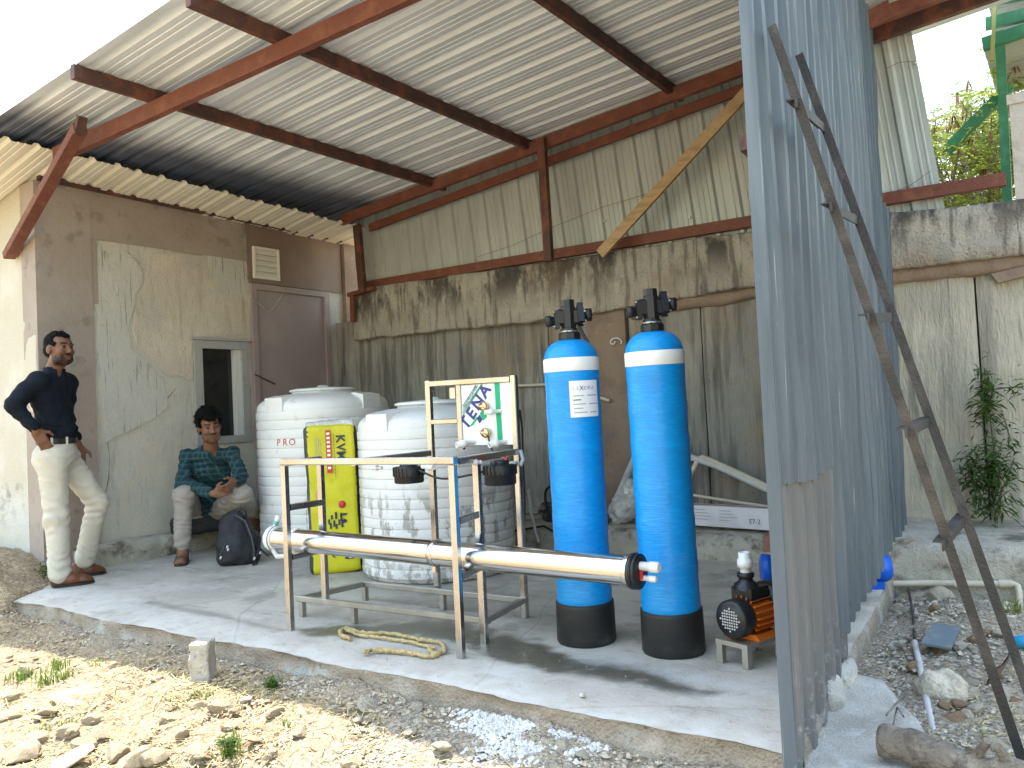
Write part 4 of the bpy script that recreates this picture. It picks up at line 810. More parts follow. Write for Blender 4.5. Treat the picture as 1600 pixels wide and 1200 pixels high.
# ------------------------------------------------------------------ stainless rack
def rack():
    K = thing('steel_rack', 'stainless steel rack of square tube carrying a printed valve board', 'rack', (-2.86, 3.15, 0))
    FL, FR = Vector((-3.412, 2.805, 0)), Vector((-2.305, 2.825, 0)); MR, BR = Vector((-2.352, 3.06, 0)), Vector((-2.432, 3.52, 0)); BK = Vector((-3.02, 3.52, .10)); ML = onz(509, 938, .10)
    Zt = .865; s = .033
    def leg(a, z1, s=s): m = MB(); m.bar((a.x, a.y, a.z), (a.x, a.y, z1), s, s, up=(0, 1, 0), bev=.12); wp(m, 'leg', STEEL, K)
    leg(FL, Zt-s/2); leg(FR, Zt-s/2); leg(MR, Zt-s/2); leg(BR, 1.262); leg(BK, 1.268); leg(ML, Zt-s/2)
    def rail(a, b, za, zb=None, mt=STEEL, name='rail', sw=s, e=.0):
        zb = za if zb is None else zb; A, B = Vector((a.x, a.y, za)), Vector((b.x, b.y, zb)); d = (B-A).normalized(); m = MB(); m.bar(A-d*e, B+d*e, sw, sw, bev=.12); wp(m, name, mt, K)
    rail(FL, FR, Zt+.004, e=.018); rail(FR+Vector((0, .019, 0)), BR-Vector((0, .019, 0)), Zt-.002); rail(FL+Vector((0, .019, 0)), ML, Zt-.002)
    rail(BK-Vector((0, .02, 0)), Vector((-2.95, 2.845, 0)), Zt-.004)
    rail(FR+Vector((0, .019, 0)), MR-Vector((0, .019, 0)), .60, mt=BLACKIRON if False else STEEL); rail(FL+Vector((0, .019, 0)), ML, .63); rail(FL+Vector((0, .019, 0)), ML, .375); rail(FR+Vector((0, .019, 0)), MR-Vector((0, .019, 0)), .355)
    # low shelf frame standing on short feet
    c = [Vector((-3.60, 3.03, 0)), Vector((-2.355, 3.082, 0)), Vector((-2.42, 3.495, 0)), Vector((-3.53, 3.46, 0))]
    for i in range(4):
        a, b = c[i], c[(i+1) % 4]; d = (b-a).normalized()*.019; rail(a+d if i % 2 else a-d, b-d if i % 2 else b+d, .098, mt=STEELD, name='shelf_rail', sw=.03)
    for p in (c[0]+Vector((.02, .0, 0)), c[3], Vector((-3.2, 3.05, 0)), Vector((-2.95, 3.48, 0))):
        m = MB(); m.bar((p.x, p.y, 0), (p.x, p.y, .083), .028, .028, up=(0, 1, 0)); wp(m, 'foot', STEELD, K)
    # frame of the board
    Tp = 1.250; rail(BK+Vector((.019, 0, 0)), BR-Vector((.019, 0, 0)), Tp, Tp-.006)
    MP = Vector((-2.80, 3.52, 0)); m = MB(); m.bar((MP.x, MP.y, Zt+.012), (MP.x, MP.y, Tp-.02), .03, .03, up=(0, 1, 0), bev=.12); wp(m, 'post', STEEL, K)
    rail(BK+Vector((.019, 0, 0)), MP-Vector((.016, 0, 0)), 1.035, sw=.028)
    m = MB(); m.box((BK.x+.17, 3.535, 1.19), (.04, .03, .06)); wp(m, 'hinge_plate', STEEL, K)
    # the board: offcut of printed white panel, lettering running up it
    bx0, bx1, bz0, bz1, by = MP.x+.016, BR.x-.019, .90, Tp-.021, 3.516
    m = MB(); m.bbox((bx0, by, bz0), (bx1, by+.008, bz1)); bd = wp(m, 'valve_board', PAPER, K)
    W, Hh = bx1-bx0, bz1-bz0; yy = by-.0015
    def P(u, v, d=0): return Vector((bx0+u*W, yy-d, bz0+v*Hh))
    def quad(pts, mt, d=0): mm = MB(); mm.add([P(a, b, d) for a, b in pts], [tuple(range(len(pts)))]); mm.build('print', mt, bd)
    quad([(.70, .0), (.80, .0), (.79, .55), (.785, 1), (.685, 1), (.69, .5)], GREENINK)
    R = Vector((math.cos(.88), 0, math.sin(.88))); U = Vector((-R.z, 0, R.x))
    for ch, u, v in (('T', .07, .37), ('E', .20, .52), ('N', .34, .70), ('A', .49, .88)): put_text('lettering', ch, .095, NAVY, bd, P(u, v, .0008), R, U, .0004, .0028)
    for k, (o, l, mt) in enumerate(((.0, .62, GREENINK), (.035, .60, NAVY), (.07, .58, GREENINK), (.105, .48, GREENINK), (.14, .42, NAVY))):
        a = P(.02, .50+o*1.1); b = a+R*l*.36
        b.z = min(b.z, bz1-.004); mm = MB(); w_ = U*.0022; mm.add([a-w_, b-w_, b+w_, a+w_], [(0, 1, 2, 3)]); mm.build('print', mt, bd)
    put_text('lettering', 'MULTI LAYER', .024, NAVY, bd, P(.20, .80, .0005), R, U)
    quad([(.13, .30), (.30, .47), (.33, .44), (.22, .33)], GREENINK); quad([(.36, .52), (.44, .58), (.50, .52), (.50, .45), (.43, .40)], GREENINK); quad([(.30, .44), (.36, .50), (.42, .42), (.35, .35)], NAVY)
    # brass valves and white unions on the board
    for (px, py) in ((760, 635), (763, 676)):
        q = ony(px, py, by); m = MB(); m.lathe([(.012, 0), (.012, .01), (.026, .012), (.028, .03), (.022, .04), (.012, .042), (.010, .058), (0, .06)], 14, TR(q, (0, -1, 0))); m.bar(q+Vector((-.02, -.05, .012)), q+Vector((.022, -.05, -.014)), .012, .008); wp(m, 'brass_valve', BRASS, K)
    def union(p, d, L, mt=WHITEP, r=.017):
        m = MB(); m.lathe([(r*.8, 0), (r*.8, L*.45), (r*1.25, L*.47), (r*1.3, L*.72), (r, L*.74), (r*1.05, L), (r*.7, L), (r*.7, L*.9), (0, L*.9)], 14, TR(p, d)); wp(m, 'pipe_union', mt, K)
    d = Vector((-.42, -.90, -.12)); union(ony(741, 690, by), d, .11); union(ony(790, 690, by), d, .10); union(ony(783, 642, by), Vector((-.7, -.7, -.05)), .09, WHITEP, .013)
    q = Vector((BR.x-.015, BR.y-.03, .80)); union(q, Vector((.55, -.80, -.03)), .10); 
    m = MB(); m.tube([BR+Vector((.02, 0, .87)), BR+Vector((.035, .0, .82)), BR+Vector((.03, -.02, .79))], .011, 8); wp(m, 'elbow', GREYPVC, K)
    union(onp(597, 731, (0, 3.05, 0), (0, 1, 0)), Vector((-1, -.1, 0)), .06, WHITEP, .011); union(onp(660, 729, (0, 3.0, 0), (0, 1, 0)), Vector((1, -.2, -.02)), .09, WHITEP, .013); union(onp(752, 722, (0, 3.02, 0), (0, 1, 0)), Vector((-.6, -.7, 0)), .04, GREYPVC, .012)
    # black filter heads slung under the top rails
    for (c0, r, zt, zb, nm) in ((ony(639, 740, 3.12), .078, Zt-.025, .735, 'l'), (ony(781, 735, 3.28), .082, Zt-.03, .715, 'r')):
        pr = [(r*.55, zt), (r*.6, zt-.02), (r, zt-.022), (r, zt-.07), (r*.97, zt-.072), (r*.97, zb+.006), (r*.9, zb), (0, zb)]
        m = MB(); m.lathe(pr, 28, Matrix.Translation((c0.x, c0.y, 0)));
        for k in range(24):
            a = k*math.pi/12; m.box((c0.x+r*math.cos(a), c0.y+r*math.sin(a), zt-.046), (.008, .008, .044), Matrix.Rotation(a, 3, 'Z'))
        wp(m, 'filter_head', BLACKP, K)
    m = MB(); m.lathe([(.008, 0), (.008, .02)], 10, TR(ony(790, 716, 3.22), (.5, -.8, 0))); wp(m, 'red_cap', mat('red_plastic', (.5, .02, .03), .4), K)
    # thin drain hose hanging behind the right post
    m = MB(); pts = [ony(812, 640, 3.56), ony(816, 670, 3.57), ony(817, 720, 3.57), ony(820, 790, 3.58), ony(818, 840, 3.58)]; m.tube(pts, .006, 6); wp(m, 'hose', BLACKP, K)
    def hose(pts, r, mt):
        c = [Vector(p) for p in pts]; out = []
        for i in range(len(c)-1):
            p0, p1, p2, p3 = c[max(i-1, 0)], c[i], c[i+1], c[min(i+2, len(c)-1)]
            for q in range(6): t = q/6; out.append(.5*((2*p1)+(p2-p0)*t+(2*p0-5*p1+4*p2-p3)*t*t+(3*p1-p0-3*p2+p3)*t*t*t))
        out.append(c[-1]); mm = MB(); mm.tube(out, r, 7); wp(mm, 'hose', mt, K)
    hose([ony(763, 682, 3.47), ony(770, 705, 3.42), ony(792, 716, 3.36), ony(786, 725, 3.30)], .005, BLACKP)
    hose([ony(655, 735, 3.10), ony(690, 748, 3.12), ony(735, 742, 3.18), ony(760, 735, 3.26)], .0055, BLACKP)
    hose([ony(745, 800, 3.10), ony(752, 830, 3.06), ony(745, 858, 3.0), ony(728, 868, 2.96)], .006, BLACKP)
rack()
def membrane():
    a, b = ony(432, 841, 2.93), ony(988, 892, 2.93); d = (b-a).normalized(); L = (b-a).length; r = .060
    T = thing('membrane_housing', 'long polished steel membrane tube lying through the rack', 'membrane tube', a)
    m = MB(); m.lathe([(r, 0), (r, .02), (r, L*.5), (r, L)], 40, TR(a, d)); wp(m, 'tube', TUBEM, T)
    for t, nm in ((.165, 0), (L*.53, 1)):
        m = MB(); m.lathe([(r+.001, -.015), (r+.004, -.013), (r+.004, .013), (r+.001, .015)], 32, TR(a+d*t, d)); m.box(a+d*t+Vector((0, -.01, -r-.012)), (.02, .03, .03)); wp(m, 'clamp', WHITEP if nm == 0 else STEEL, T)
    m = MB(); m.lathe([(r+.002, 0), (r+.012, .002), (r+.012, .018), (r+.002, .02), (r+.002, .0235), (r+.010, .024), (r+.010, .034), (r*.5, .038), (0, .038)], 28, TR(b, d)); wp(m, 'end_coupling', BLACKP, T)
    m = MB(); m.lathe([(r+.006, -.022), (r+.007, -.018), (r+.007, -.004), (r+.006, 0)], 28, TR(b, d)); wp(m, 'end_ring', STEEL, T)
    m = MB(); m.lathe([(r-.004, -.035), (r+.006, -.034), (r+.008, -.01), (r+.008, .012), (r+.002, .014)], 28, TR(a, d)); wp(m, 'end_cap', WHITEP, T)
    m = MB(); m.lathe([(r+.008, .0), (r+.010, .001), (r+.010, .006), (r+.008, .007)], 28, TR(a, d)); wp(m, 'seal', BLACKP, T)
    p = a-d*.02+Vector((0, 0, .05)); m = MB(); m.lathe([(.011, 0), (.011, .05), (.014, .052), (.014, .08), (.010, .082)], 12, TR(p, Vector((.45, .1, .9)))); wp(m, 'valve_stem', WHITEP, T)
    m = MB(); m.lathe([(.0145, .03), (.0145, .05)], 12, TR(p, Vector((.45, .1, .9)))); wp(m, 'teal_tape', mat('teal_tape', (.10, .42, .40), .6), T)
    for (off, rr, L2) in ((Vector((0, 0, .022)), .018, .085), (Vector((0, 0, -.024)), .011, .07)):
        q = b+d*.034+off; m = MB(); m.lathe([(rr, 0), (rr, L2*.5), (rr*1.2, L2*.52), (rr*1.2, L2*.9), (rr*.95, L2), (rr*.6, L2), (0, L2*.9)], 14, TR(q, d)); wp(m, 'port', WHITEP, T)
    m = MB(); m.box(b+d*.045+Vector((0, -.01, -.01)), (.012, .012, .035)); wp(m, 'red_clip', bpy.data.materials['red_plastic'], T)
    m = MB(); m.tube([a+Vector((.01, -.03, -r)), a+Vector((.05, -.04, -r-.03)), a+Vector((.16, -.03, -r-.02))], .014, 8); wp(m, 'elbow', GREYPVC, T)
membrane()

# ------------------------------------------------------------------ white water tanks
def water_tank(px, bot_py, half_px, body_h, label, m_body, ribs, red=None, rz=0.0, grp='white water tanks'):
    d = ray(px, bot_py); base = onz(px, bot_py); dh = Vector((base.x, base.y)); D0 = dh.length
    r = .5
    for _ in range(30): r = (D0+r)*(half_px/F)*.985*math.cos(math.atan((px-800)/F))
    c = dh+dh.normalized()*r
    T = thing('water_tank', label, 'water tank', (c.x, c.y, 0), rz, grp)
    pr = [(0, .0), (r*.94, .0), (r*.97, .012)]; z = .03; n = ribs; dz = (body_h-.10)/n
    for i in range(n):
        pr += [(r*.982, z), (r*.9955, z+.0025), (r*.997, z+.005), (r*.9985, z+dz*.5), (r*.997, z+dz-.0115), (r*.9955, z+dz-.009), (r*.982, z+dz-.0065)]; z += dz
    hb = z; pr += [(r*.985, hb), (r*.985, hb+.02)]
    for a in np.linspace(0, 1.25, 10): pr.append((r*(.36+.62*math.cos(a)), hb+.03+.115*math.sin(a)))
    hd = hb+.03+.115*math.sin(1.25); pr += [(r*.47, hd+.0), (r*.46, hd+.02), (0, hd+.02)]
    m = MB(); m.lathe(pr, 56); o = m.build('body', m_body, T)
    if m_body is TANKD:
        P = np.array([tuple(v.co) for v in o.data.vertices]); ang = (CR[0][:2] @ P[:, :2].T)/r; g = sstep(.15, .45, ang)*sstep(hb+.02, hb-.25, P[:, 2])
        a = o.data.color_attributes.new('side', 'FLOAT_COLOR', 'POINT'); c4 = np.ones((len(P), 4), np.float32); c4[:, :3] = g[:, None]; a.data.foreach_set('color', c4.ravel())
    m = MB(); m.lathe([(r*.44, hd+.018), (r*.50, hd+.02), (r*.50, hd+.034), (r*.44, hd+.042), (r*.10, hd+.052), (r*.06, hd+.07), (0, hd+.072)], 40); m.build('lid', TANKW, T)
    for k in range(4):          # lifting shoulders
        a = math.pi/4+k*math.pi/2; ct = Vector((math.cos(a), math.sin(a), 0)); sd = Vector((-ct.y, ct.x, 0)); m = MB()
        poly = [ct*r*.985+Vector((0, 0, hb-.005)), ct*r*.985+Vector((0, 0, hb+.105)), ct*r*.80+Vector((0, 0, hb+.125)), ct*r*.62+Vector((0, 0, hb+.10)), ct*r*.62+Vector((0, 0, hb-.0))]
        m.prism([p-sd*.10 for p in poly], sd*.20); m.build('shoulder_block', m_body if m_body is TANKW else TANKW, T)
    if red:
        for i, ch in enumerate(red):
            v = -dh.normalized(); a = math.atan2(v.y, v.x)-rz+(-.70+i*.115); t = Vector((-math.sin(a), math.cos(a), 0)); put_text('lettering', ch, .075, REDINK, o, Vector((r*1.0*math.cos(a), r*1.0*math.sin(a), body_h*.735)), t, (0, 0, 1), .0005)
    return T
def yaw_for(px, off=0): d = ray(px, 700); return math.atan2(d[1], d[0])+off
water_tank(515, 868, 103, 1.235, 'taller white water tank behind the yellow sack, beside the mauve door', TANKW, 15, 'PRO', yaw_for(515))
water_tank(689, 913, 120, 1.06, 'shorter white water tank splashed with grey cement, behind the rack', TANKD, 15, None, yaw_for(689))

# ------------------------------------------------------------------ tall yellow sack
def sack():
    a, b = onz(487, 899), onz(566, 894); b = a+(b-a).normalized()*.34; ctr = (a+b)/2; u = (b-a).normalized(); n = Vector((u.y, -u.x, 0)); n = n if n.dot(Vector(CAMP)-ctr) > 0 else -n
    rz = math.atan2(u.y, u.x); T = thing('printed_sack', 'tall yellow and charcoal printed sack standing against the white tanks', 'sack', tuple(ctr-n*.07), 0)
    T.rotation_euler = (math.radians(-2.2), math.radians(-1.0), rz)
    Hh, Wd, Dp = 1.04, .365, .14       # local: x across, -y to the viewer
    B = Blob((-.26, -.16, -.05), (.26, .16, 1.2), .011); B.rbox((0, 0, Hh/2), (Wd/2, Dp/2, Hh/2), .035, 0); B.noise(.007, 6, 3)
    o = B.build('body', [YELLOW, BAGBLK], T, 2)
    for p in o.data.polygons:
        c = p.center
        if c.x < -.150 or c.x > .170 or c.y > .02: p.material_index = 1
    B = Blob((-.24, -.12, .97), (.24, .12, 1.15), .009); B.rbox((0, 0, Hh+.0), (Wd/2-.01, .05, .03), .012, 0); B.noise(.012, 16, 3); B.build('film_top', FILM, T, 1)
    yf = -Dp/2-.010
    dn = Vector((0, 0, -1)); up = Vector((1, 0, 0))
    for i, ch in enumerate('KVM'): put_text('lettering', ch, .085, INK, o, (.075, yf, .935-i*.060), dn, up, .001, .0018)
    def quad(x0, x1, z0, z1, mt, d=0): m = MB(); m.add([(x0, yf-d, z0), (x1, yf-d, z0), (x1, yf-d, z1), (x0, yf-d, z1)], [(0, 1, 2, 3)]); m.build('print', mt, o)
    quad(-.025, .012, .70, 1.0, REDINK); put_text('lettering', 'AQUAMEDIA', .032, WHITEINK, o, (-.006, yf-.001, .87), dn, up) if False else None
    for i in range(9):
        z = .975-i*.030; quad(-.018, .004, z-.009, z+.008, WHITEINK, .001)
    for i in range(14): quad(.030, .034, .955-i*.022, .967-i*.022, INK)
    for k, (z, l) in enumerate(((.955, .2), (.955, .15), (.94, .12))):
        quad(-.100+k*.016, -.096+k*.016, z-l, z, GREYINK)
    m = MB(); m.add([(-.095, yf, .60), (-.045, yf, .545), (-.095+.0, yf, .50), (-.118, yf, .55)], [(3, 2, 1, 0)]); m.build('print', mat('pink_print', (.55, .28, .18), .6), o)
    m = MB(); m.lathe([(.026, 0), (.026, .0012), (0, .0012)], 20, TR((.065, yf+.002, .475), (0, -1, 0))); m.build('print', REDINK, o)
    for x, z, l in ((.055, .405, .022), (.02, .41, .03), (.055, .385, .05), (.02, .395, .04), (-.01, .39, .03), (.075, .36, .03), (.04, .352, .04), (.005, .345, .045), (-.03, .36, .035), (.06, .335, .04), (.02, .325, .035), (-.02, .33, .04)): quad(x-.007, x+.007, z-l/2, z+l/2, INK)
    for x, z, l in ((.085, .405, .008), (.085, .36, .008)): quad(x-.03, x+.01, z-l, z+l, INK)
    quad(.068, .125, .095, .145, INK); m = MB(); m.add([(.085, yf-.001, .140), (.098, yf-.001, .140), (.110, yf-.001, .100), (.098, yf-.001, .100)], [(3, 2, 1, 0)]); m.build('print', WHITEINK, o)
    m = MB(); m.add([(-.025, yf, .125), (.004, yf, .140), (-.006, yf, .122), (.004, yf, .104)], [(3, 2, 1, 0)]); m.build('print', INK, o)
    for z0, z1 in ((.50, .53), (.46, .49), (.41, .45), (.36, .40), (.30, .34), (.25, .29)):
        m = MB(); x = -Wd/2-.008; m.add([(x, -.02, z0), (x, -.045, z0), (x, -.045, z1), (x, -.02, z1)], [(0, 1, 2, 3)]); m.build('print', WHITEINK, o)
sack()

# ------------------------------------------------------------------ orange pump on its stand
def orange_pump():
    base = Vector((-1.185, 3.35, 0)); S = thing('pump_stand', 'small cement-dusted steel stand under the orange pump', 'stand', base)
    ax = Vector((.30, .954, 0)).normalized(); sx = Vector((ax.y, -ax.x, 0)); M3 = Matrix((sx, ax, (0, 0, 1))).transposed()
    c = base; top = .092
    m = MB(); m.box(c+Vector((0, 0, top-.009)), (.15, .24, .018), M3); wp(m, 'top_plate', STEELD, S)
    for a in (-.06, .06):
        for b in (-.105, .105):
            p = c+sx*a+ax*b; m = MB(); m.box(p+Vector((0, 0, (top-.0185)/2)), (.026, .026, top-.0185), M3, jit=.001); wp(m, 'leg', STEELD, S)
    P = thing('orange_pump', 'orange and black electric water pump with white union, on the small stand', 'pump', base+Vector((0, 0, top)))
    o = c-ax*.105+Vector((0, 0, top+.075)); r = .062
    m = MB(); m.lathe([(0, 0), (r*.95, .0), (r*1.08, .008), (r*1.10, .055), (r*1.04, .062), (0, .064)], 32, TR(o, ax)); fc = wp(m, 'fan_cover', BLACKP, P)
    m = MB()
    for i in range(-4, 5):
        for j in range(-4, 5):
            if i*i+j*j < 17: m.box(o-ax*.002+sx*i*.0098+Vector((0, 0, j*.0098)), (.0052, .004, .0052), M3)
    m.build('vent_grid', GREYPVC, fc)
    m = MB(); m.lathe([(r*.93, .064), (r*.93, .18)], 28, TR(o, ax))
    for k in range(20):
        a = k*2*math.pi/20
        if math.sin(a) < -.7: continue
        rd = sx*math.cos(a)+Vector((0, 0, math.sin(a))); m.bar(o+ax*.068+rd*(r*.98), o+ax*.178+rd*(r*.98), .005, .022, up=rd)
    wp(m, 'motor', ORANGE, P)
    m = MB(); q = o+ax*.12; m.prism([q+sx*.06+Vector((0, 0, -.055))-ax*.06, q-sx*.06+Vector((0, 0, -.055))-ax*.06, q-sx*.075+Vector((0, 0, -.0745))-ax*.06, q+sx*.075+Vector((0, 0, -.0745))-ax*.06], ax*.12); wp(m, 'foot', ORANGE, P)
    m = MB(); m.box(q+Vector((0, 0, r+.012)), (.085, .10, .05), M3); wp(m, 'terminal_box', BLACKP, P)
    hd = o+ax*.18; m = MB(); m.lathe([(r*.9, 0), (r*1.3, .006), (r*1.34, .05), (r*1.1, .07), (0, .072)], 28, TR(hd+Vector((0, 0, .018)), ax)); wp(m, 'volute', BLACKP, P)
    p = o+ax*.10+Vector((0, 0, r+.030)); m = MB(); m.lathe([(.046, 0), (.042, .018), (.026, .028), (.024, .040), (.030, .042), (.030, .056), (.022, .058)], 18, Matrix.Translation(p)); wp(m, 'discharge_neck', BLACKP, P)
    m = MB(); z = p+Vector((0, 0, .057)); m.lathe([(.018, 0), (.019, .018), (.026, .020), (.028, .034), (.026, .048), (.021, .050), (.022, .072), (.017, .072), (.017, .06), (0, .06)], 18, Matrix.Translation(z)); wp(m, 'pipe_union', WHITEP, P)
    S.scale = (1.05, 1.05, 1.05); P.scale = (1.17, 1.17, 1.17); P.location.z = top*1.05
    m = MB(); m.tube([hd+ax*.06+Vector((0, 0, .06)), hd+ax*.10+sx*.05+Vector((0, 0, .05)), hd+ax*.10+sx*.14+Vector((0, 0, .04))], .028, 12); wp(m, 'suction_arm', BLACKP, P)
    m = MB(); m.lathe([(.034, 0), (.034, .03)], 8, TR(hd+ax*.10+sx*.10+Vector((0, 0, .045)), sx)); wp(m, 'coupling_nut', BLACKP, P)
orange_pump()
def blue_pump():
    a, b = Vector((-1.54, 4.60, .115)), Vector((-.915, 4.93, .105)); d = (b-a).normalized(); T = thing('blue_pump', 'bright blue horizontal pump half hidden behind the sheet partition', 'pump', ((a.x+b.x)/2, (a.y+b.y)/2, 0))
    r = .078; L = (b-a).length
    m = MB(); m.lathe([(0, 0), (r*.9, .0), (r*1.05, .006), (r*1.05, .045), (r, .05), (r, .16), (r*.98, .165), (r*.8, .17), (r*.8, L-.16), (r*1.05, L-.155), (r*1.1, L-.06), (r*.85, L-.015), (0, L)], 32, TR(a, d)); wp(m, 'casing', BLUEPL, T)
    for t in (.11, L-.10):
        p = a+d*t; m = MB(); m.box((p.x, p.y, .022), (.07, .15, .044), Matrix.Rotation(math.atan2(d.y, d.x), 3, 'Z')); wp(m, 'foot', BLUEPL, T)
    m = MB(); m.lathe([(.03, 0), (.03, .05), (.036, .05), (.036, .065)], 16, Matrix.Translation(a+d*.3+Vector((0, 0, .06)))); wp(m, 'outlet', BLUEPL, T)
    p = a+d*.2; m = MB(); m.box((p.x, p.y, .02), (.1, .12, .04)); wp(m, 'bed', BLACKP, T)
blue_pump()

# ------------------------------------------------------------------ things on and by the ledge
def pipe(name, pts, r, m, label, cat='pipe', group=None, n=12): return tag(MB().tube(pts, r, n).build(name, m), label, cat, group)
zl = .20
pipe('pvc_pipe', [ony(948, 815, 5.62), ony(960, 790, 5.66), ony(992, 716, 5.95)], .030, GREYPVC, 'thick grey pipe leaning on the wall between the two blue vessels')
tag(MB().tube([ony(1060, 708, 5.98), ony(1120, 728, 5.9), ony(1215, 772, 5.75), ony(1260, 792, 5.7)], .026, 12).build('pvc_pipe', GREYPVC), 'grey pipe sloping down to the right above the white carton', 'pipe')
tag(MB().tube([ony(1072, 775, 5.8), ony(1080, 740, 5.88), ony(1092, 716, 5.95), ony(1098, 714, 5.93), ony(1150, 737, 5.85), ony(1230, 775, 5.72)], .020, 12).build('pvc_pipe', IVORY), 'thinner pale pipe bent down at its end above the white carton', 'pipe')
tag(MB().tube([ony(1060, 770, 5.72), ony(1140, 783, 5.70), ony(1260, 800, 5.66)], .011, 8).build('pvc_pipe', IVORY), 'thin pale pipe lying along the top of the white carton', 'pipe')
pipe('wall_pipe', [ony(800, 603, 6.07), ony(850, 601, 6.07), ony(905, 612, 6.05), ony(953, 626, 6.03)], .013, IVORY, 'thin ivory pipe fixed along the wall behind the left blue vessel')
def carton():
    a, b = ony(1060, 783, 5.56), ony(1300, 812, 5.40); d = (b-a).normalized(); d.z = 0; d.normalize(); L = 1.05; n = Vector((d.y, -d.x, 0)); zb, zt = .205, .345
    T = thing('long_carton', 'long white printed carton lying on the ledge by the wall', 'carton', (a.x, a.y, zb)); q = Vector((a.x, a.y, 0))
    m = MB(); m.prism([q+n*.06+Vector((0, 0, zb)), q-n*.06+Vector((0, 0, zb)), q-n*.06+Vector((0, 0, zt)), q+n*.06+Vector((0, 0, zt))], d*L); bx = wp(m, 'box', CARTON, T)
    m = MB(); m.prism([q+n*.025+Vector((0, 0, zt+.0005)), q-n*.025+Vector((0, 0, zt+.0005)), q-n*.025+Vector((0, 0, zt+.002)), q+n*.025+Vector((0, 0, zt+.002))], d*L); m.build('packing_tape', KRAFT, bx)
    f = q+n*.0615
    def lab(t, z, body, s, mt): put_text('lettering', body, s, mt, bx, f+d*t+Vector((0, 0, z)), d, (0, 0, 1))
    lab(.62, .255, 'E7-2', .045, INK)
    for t0 in (.17, .36):
        for k in range(4):
            m = MB(); A = f+d*t0+Vector((0, 0, .315-k*.022)); w_ = RNG.uniform(.07, .16); m.add([A, A+d*w_, A+d*w_+Vector((0, 0, .006)), A+Vector((0, 0, .006))], [(0, 1, 2, 3)]); m.build('print', GREYINK, bx)
    for k in range(2): m = MB(); A = f+d*.085+Vector((0, 0, .30-k*.04)); m.add([A, A+d*.018, A+d*.018+Vector((0, 0, .016)), A+Vector((0, 0, .016))], [(0, 1, 2, 3)]); m.build('print', INK, bx)
carton()
def bundle():
    c = ony(975, 792, 5.55); B = Blob((c.x-.22, c.y-.2, .15), (c.x+.22, c.y+.2, .62), .012); B.ell((c.x, c.y, .29), (.11, .1, .1), .03).ell((c.x+.06, c.y, .38), (.06, .06, .14), .03).ell((c.x-.06, c.y, .25), (.07, .08, .06), .03); B.noise(.022, 16, 3)
    tag(B.build('plastic_bundle', FILM, None, 0), 'crumpled clear plastic film bundled on the ledge between the blue vessels', 'plastic wrap')
    m = MB(); m.lathe([(.022, 0), (.022, .03), (.014, .03), (.014, .02), (0, .02)], 14, TR(ony(983, 768, 5.52), (-.3, -.9, .1))); tag(m.build('pipe_socket', WHITEP), 'small white pipe socket stuck in the plastic film', 'fitting')
bundle()
def hoses():
    base = Vector((-3.35, 5.45, .2)); T = thing('hose_coil', 'black hose coil on the ledge between rack and left blue vessel', 'hose', base)
    m = MB(); pts = []
    for k in range(60):
        a = k*.28; pts.append(base+Vector((.13*math.cos(a)+.0, .06*math.sin(a*.5), .17+.15*math.sin(a)+.02*math.sin(k))))
    m.tube(pts, .011, 7); wp(m, 'hose', BLACKP, T)
    m = MB(); m.tube([ony(826, 765, 5.4), ony(830, 800, 5.3), ony(838, 835, 5.25), ony(842, 848, 5.2)], .012, 7); wp(m, 'loose_end', GREYPVC, T)
    m = MB(); m.tube([ony(800, 830, 5.25), ony(850, 822, 5.3), ony(900, 850, 5.25), ony(920, 846, 5.3)], .009, 7); wp(m, 'loose_end', BLACKP, T)
    B = Blob((-4.0, 5.2, .12), (-2.9, 5.9, .5), .016); B.ell((-3.55, 5.6, .24), (.14, .11, .08), .03).ell((-3.25, 5.62, .25), (.16, .1, .11), .03).ell((-3.1, 5.5, .2), (.1, .09, .07), .03); B.noise(.03, 11, 3); tag(B.build('rubbish_pile', mat('dark_rubbish', (.06, .055, .05), .85, 0, [dict(col=(.18, .17, .15), sc=9, lo=.5, hi=.6), dict(col=(.02, .02, .02), sc=14, lo=.5, hi=.6)], [(30, .6)]), None, 0), 'dark heap of scrap plastic and dirt on the ledge behind the left blue vessel', 'rubbish')
hoses()
def strap():
    T = thing('jute_strap', 'yellow jute strap lying loosely on the floor by the rack', 'strap', onz(610, 1000))
    def ribbon(pix, w_):
        pts = [onz(a, b, .012) for a, b in pix]; dense = []
        for i in range(len(pts)-1):
            for q in range(6): dense.append(pts[i].lerp(pts[i+1], q/6)+Vector((RNG.uniform(-.004, .004), RNG.uniform(-.004, .004), RNG.uniform(-.002, .004))))
        m = MB(); m.tube(dense, [w_*RNG.uniform(.8, 1.2) for _ in dense], 7); wp(m, 'strand', ROPE, T)
    ribbon([(548, 998), (534, 994), (531, 986), (540, 982), (552, 986), (575, 990), (605, 989), (632, 994), (655, 1000), (680, 1002), (694, 1008), (695, 1018), (680, 1022), (668, 1014)], .010)
    ribbon([(568, 1020), (582, 1016), (612, 1017), (640, 1020), (668, 1026), (690, 1022)], .010)
    ribbon([(540, 984), (560, 992), (590, 996), (615, 999), (640, 1003), (668, 1010), (684, 1014)], .008)
strap()
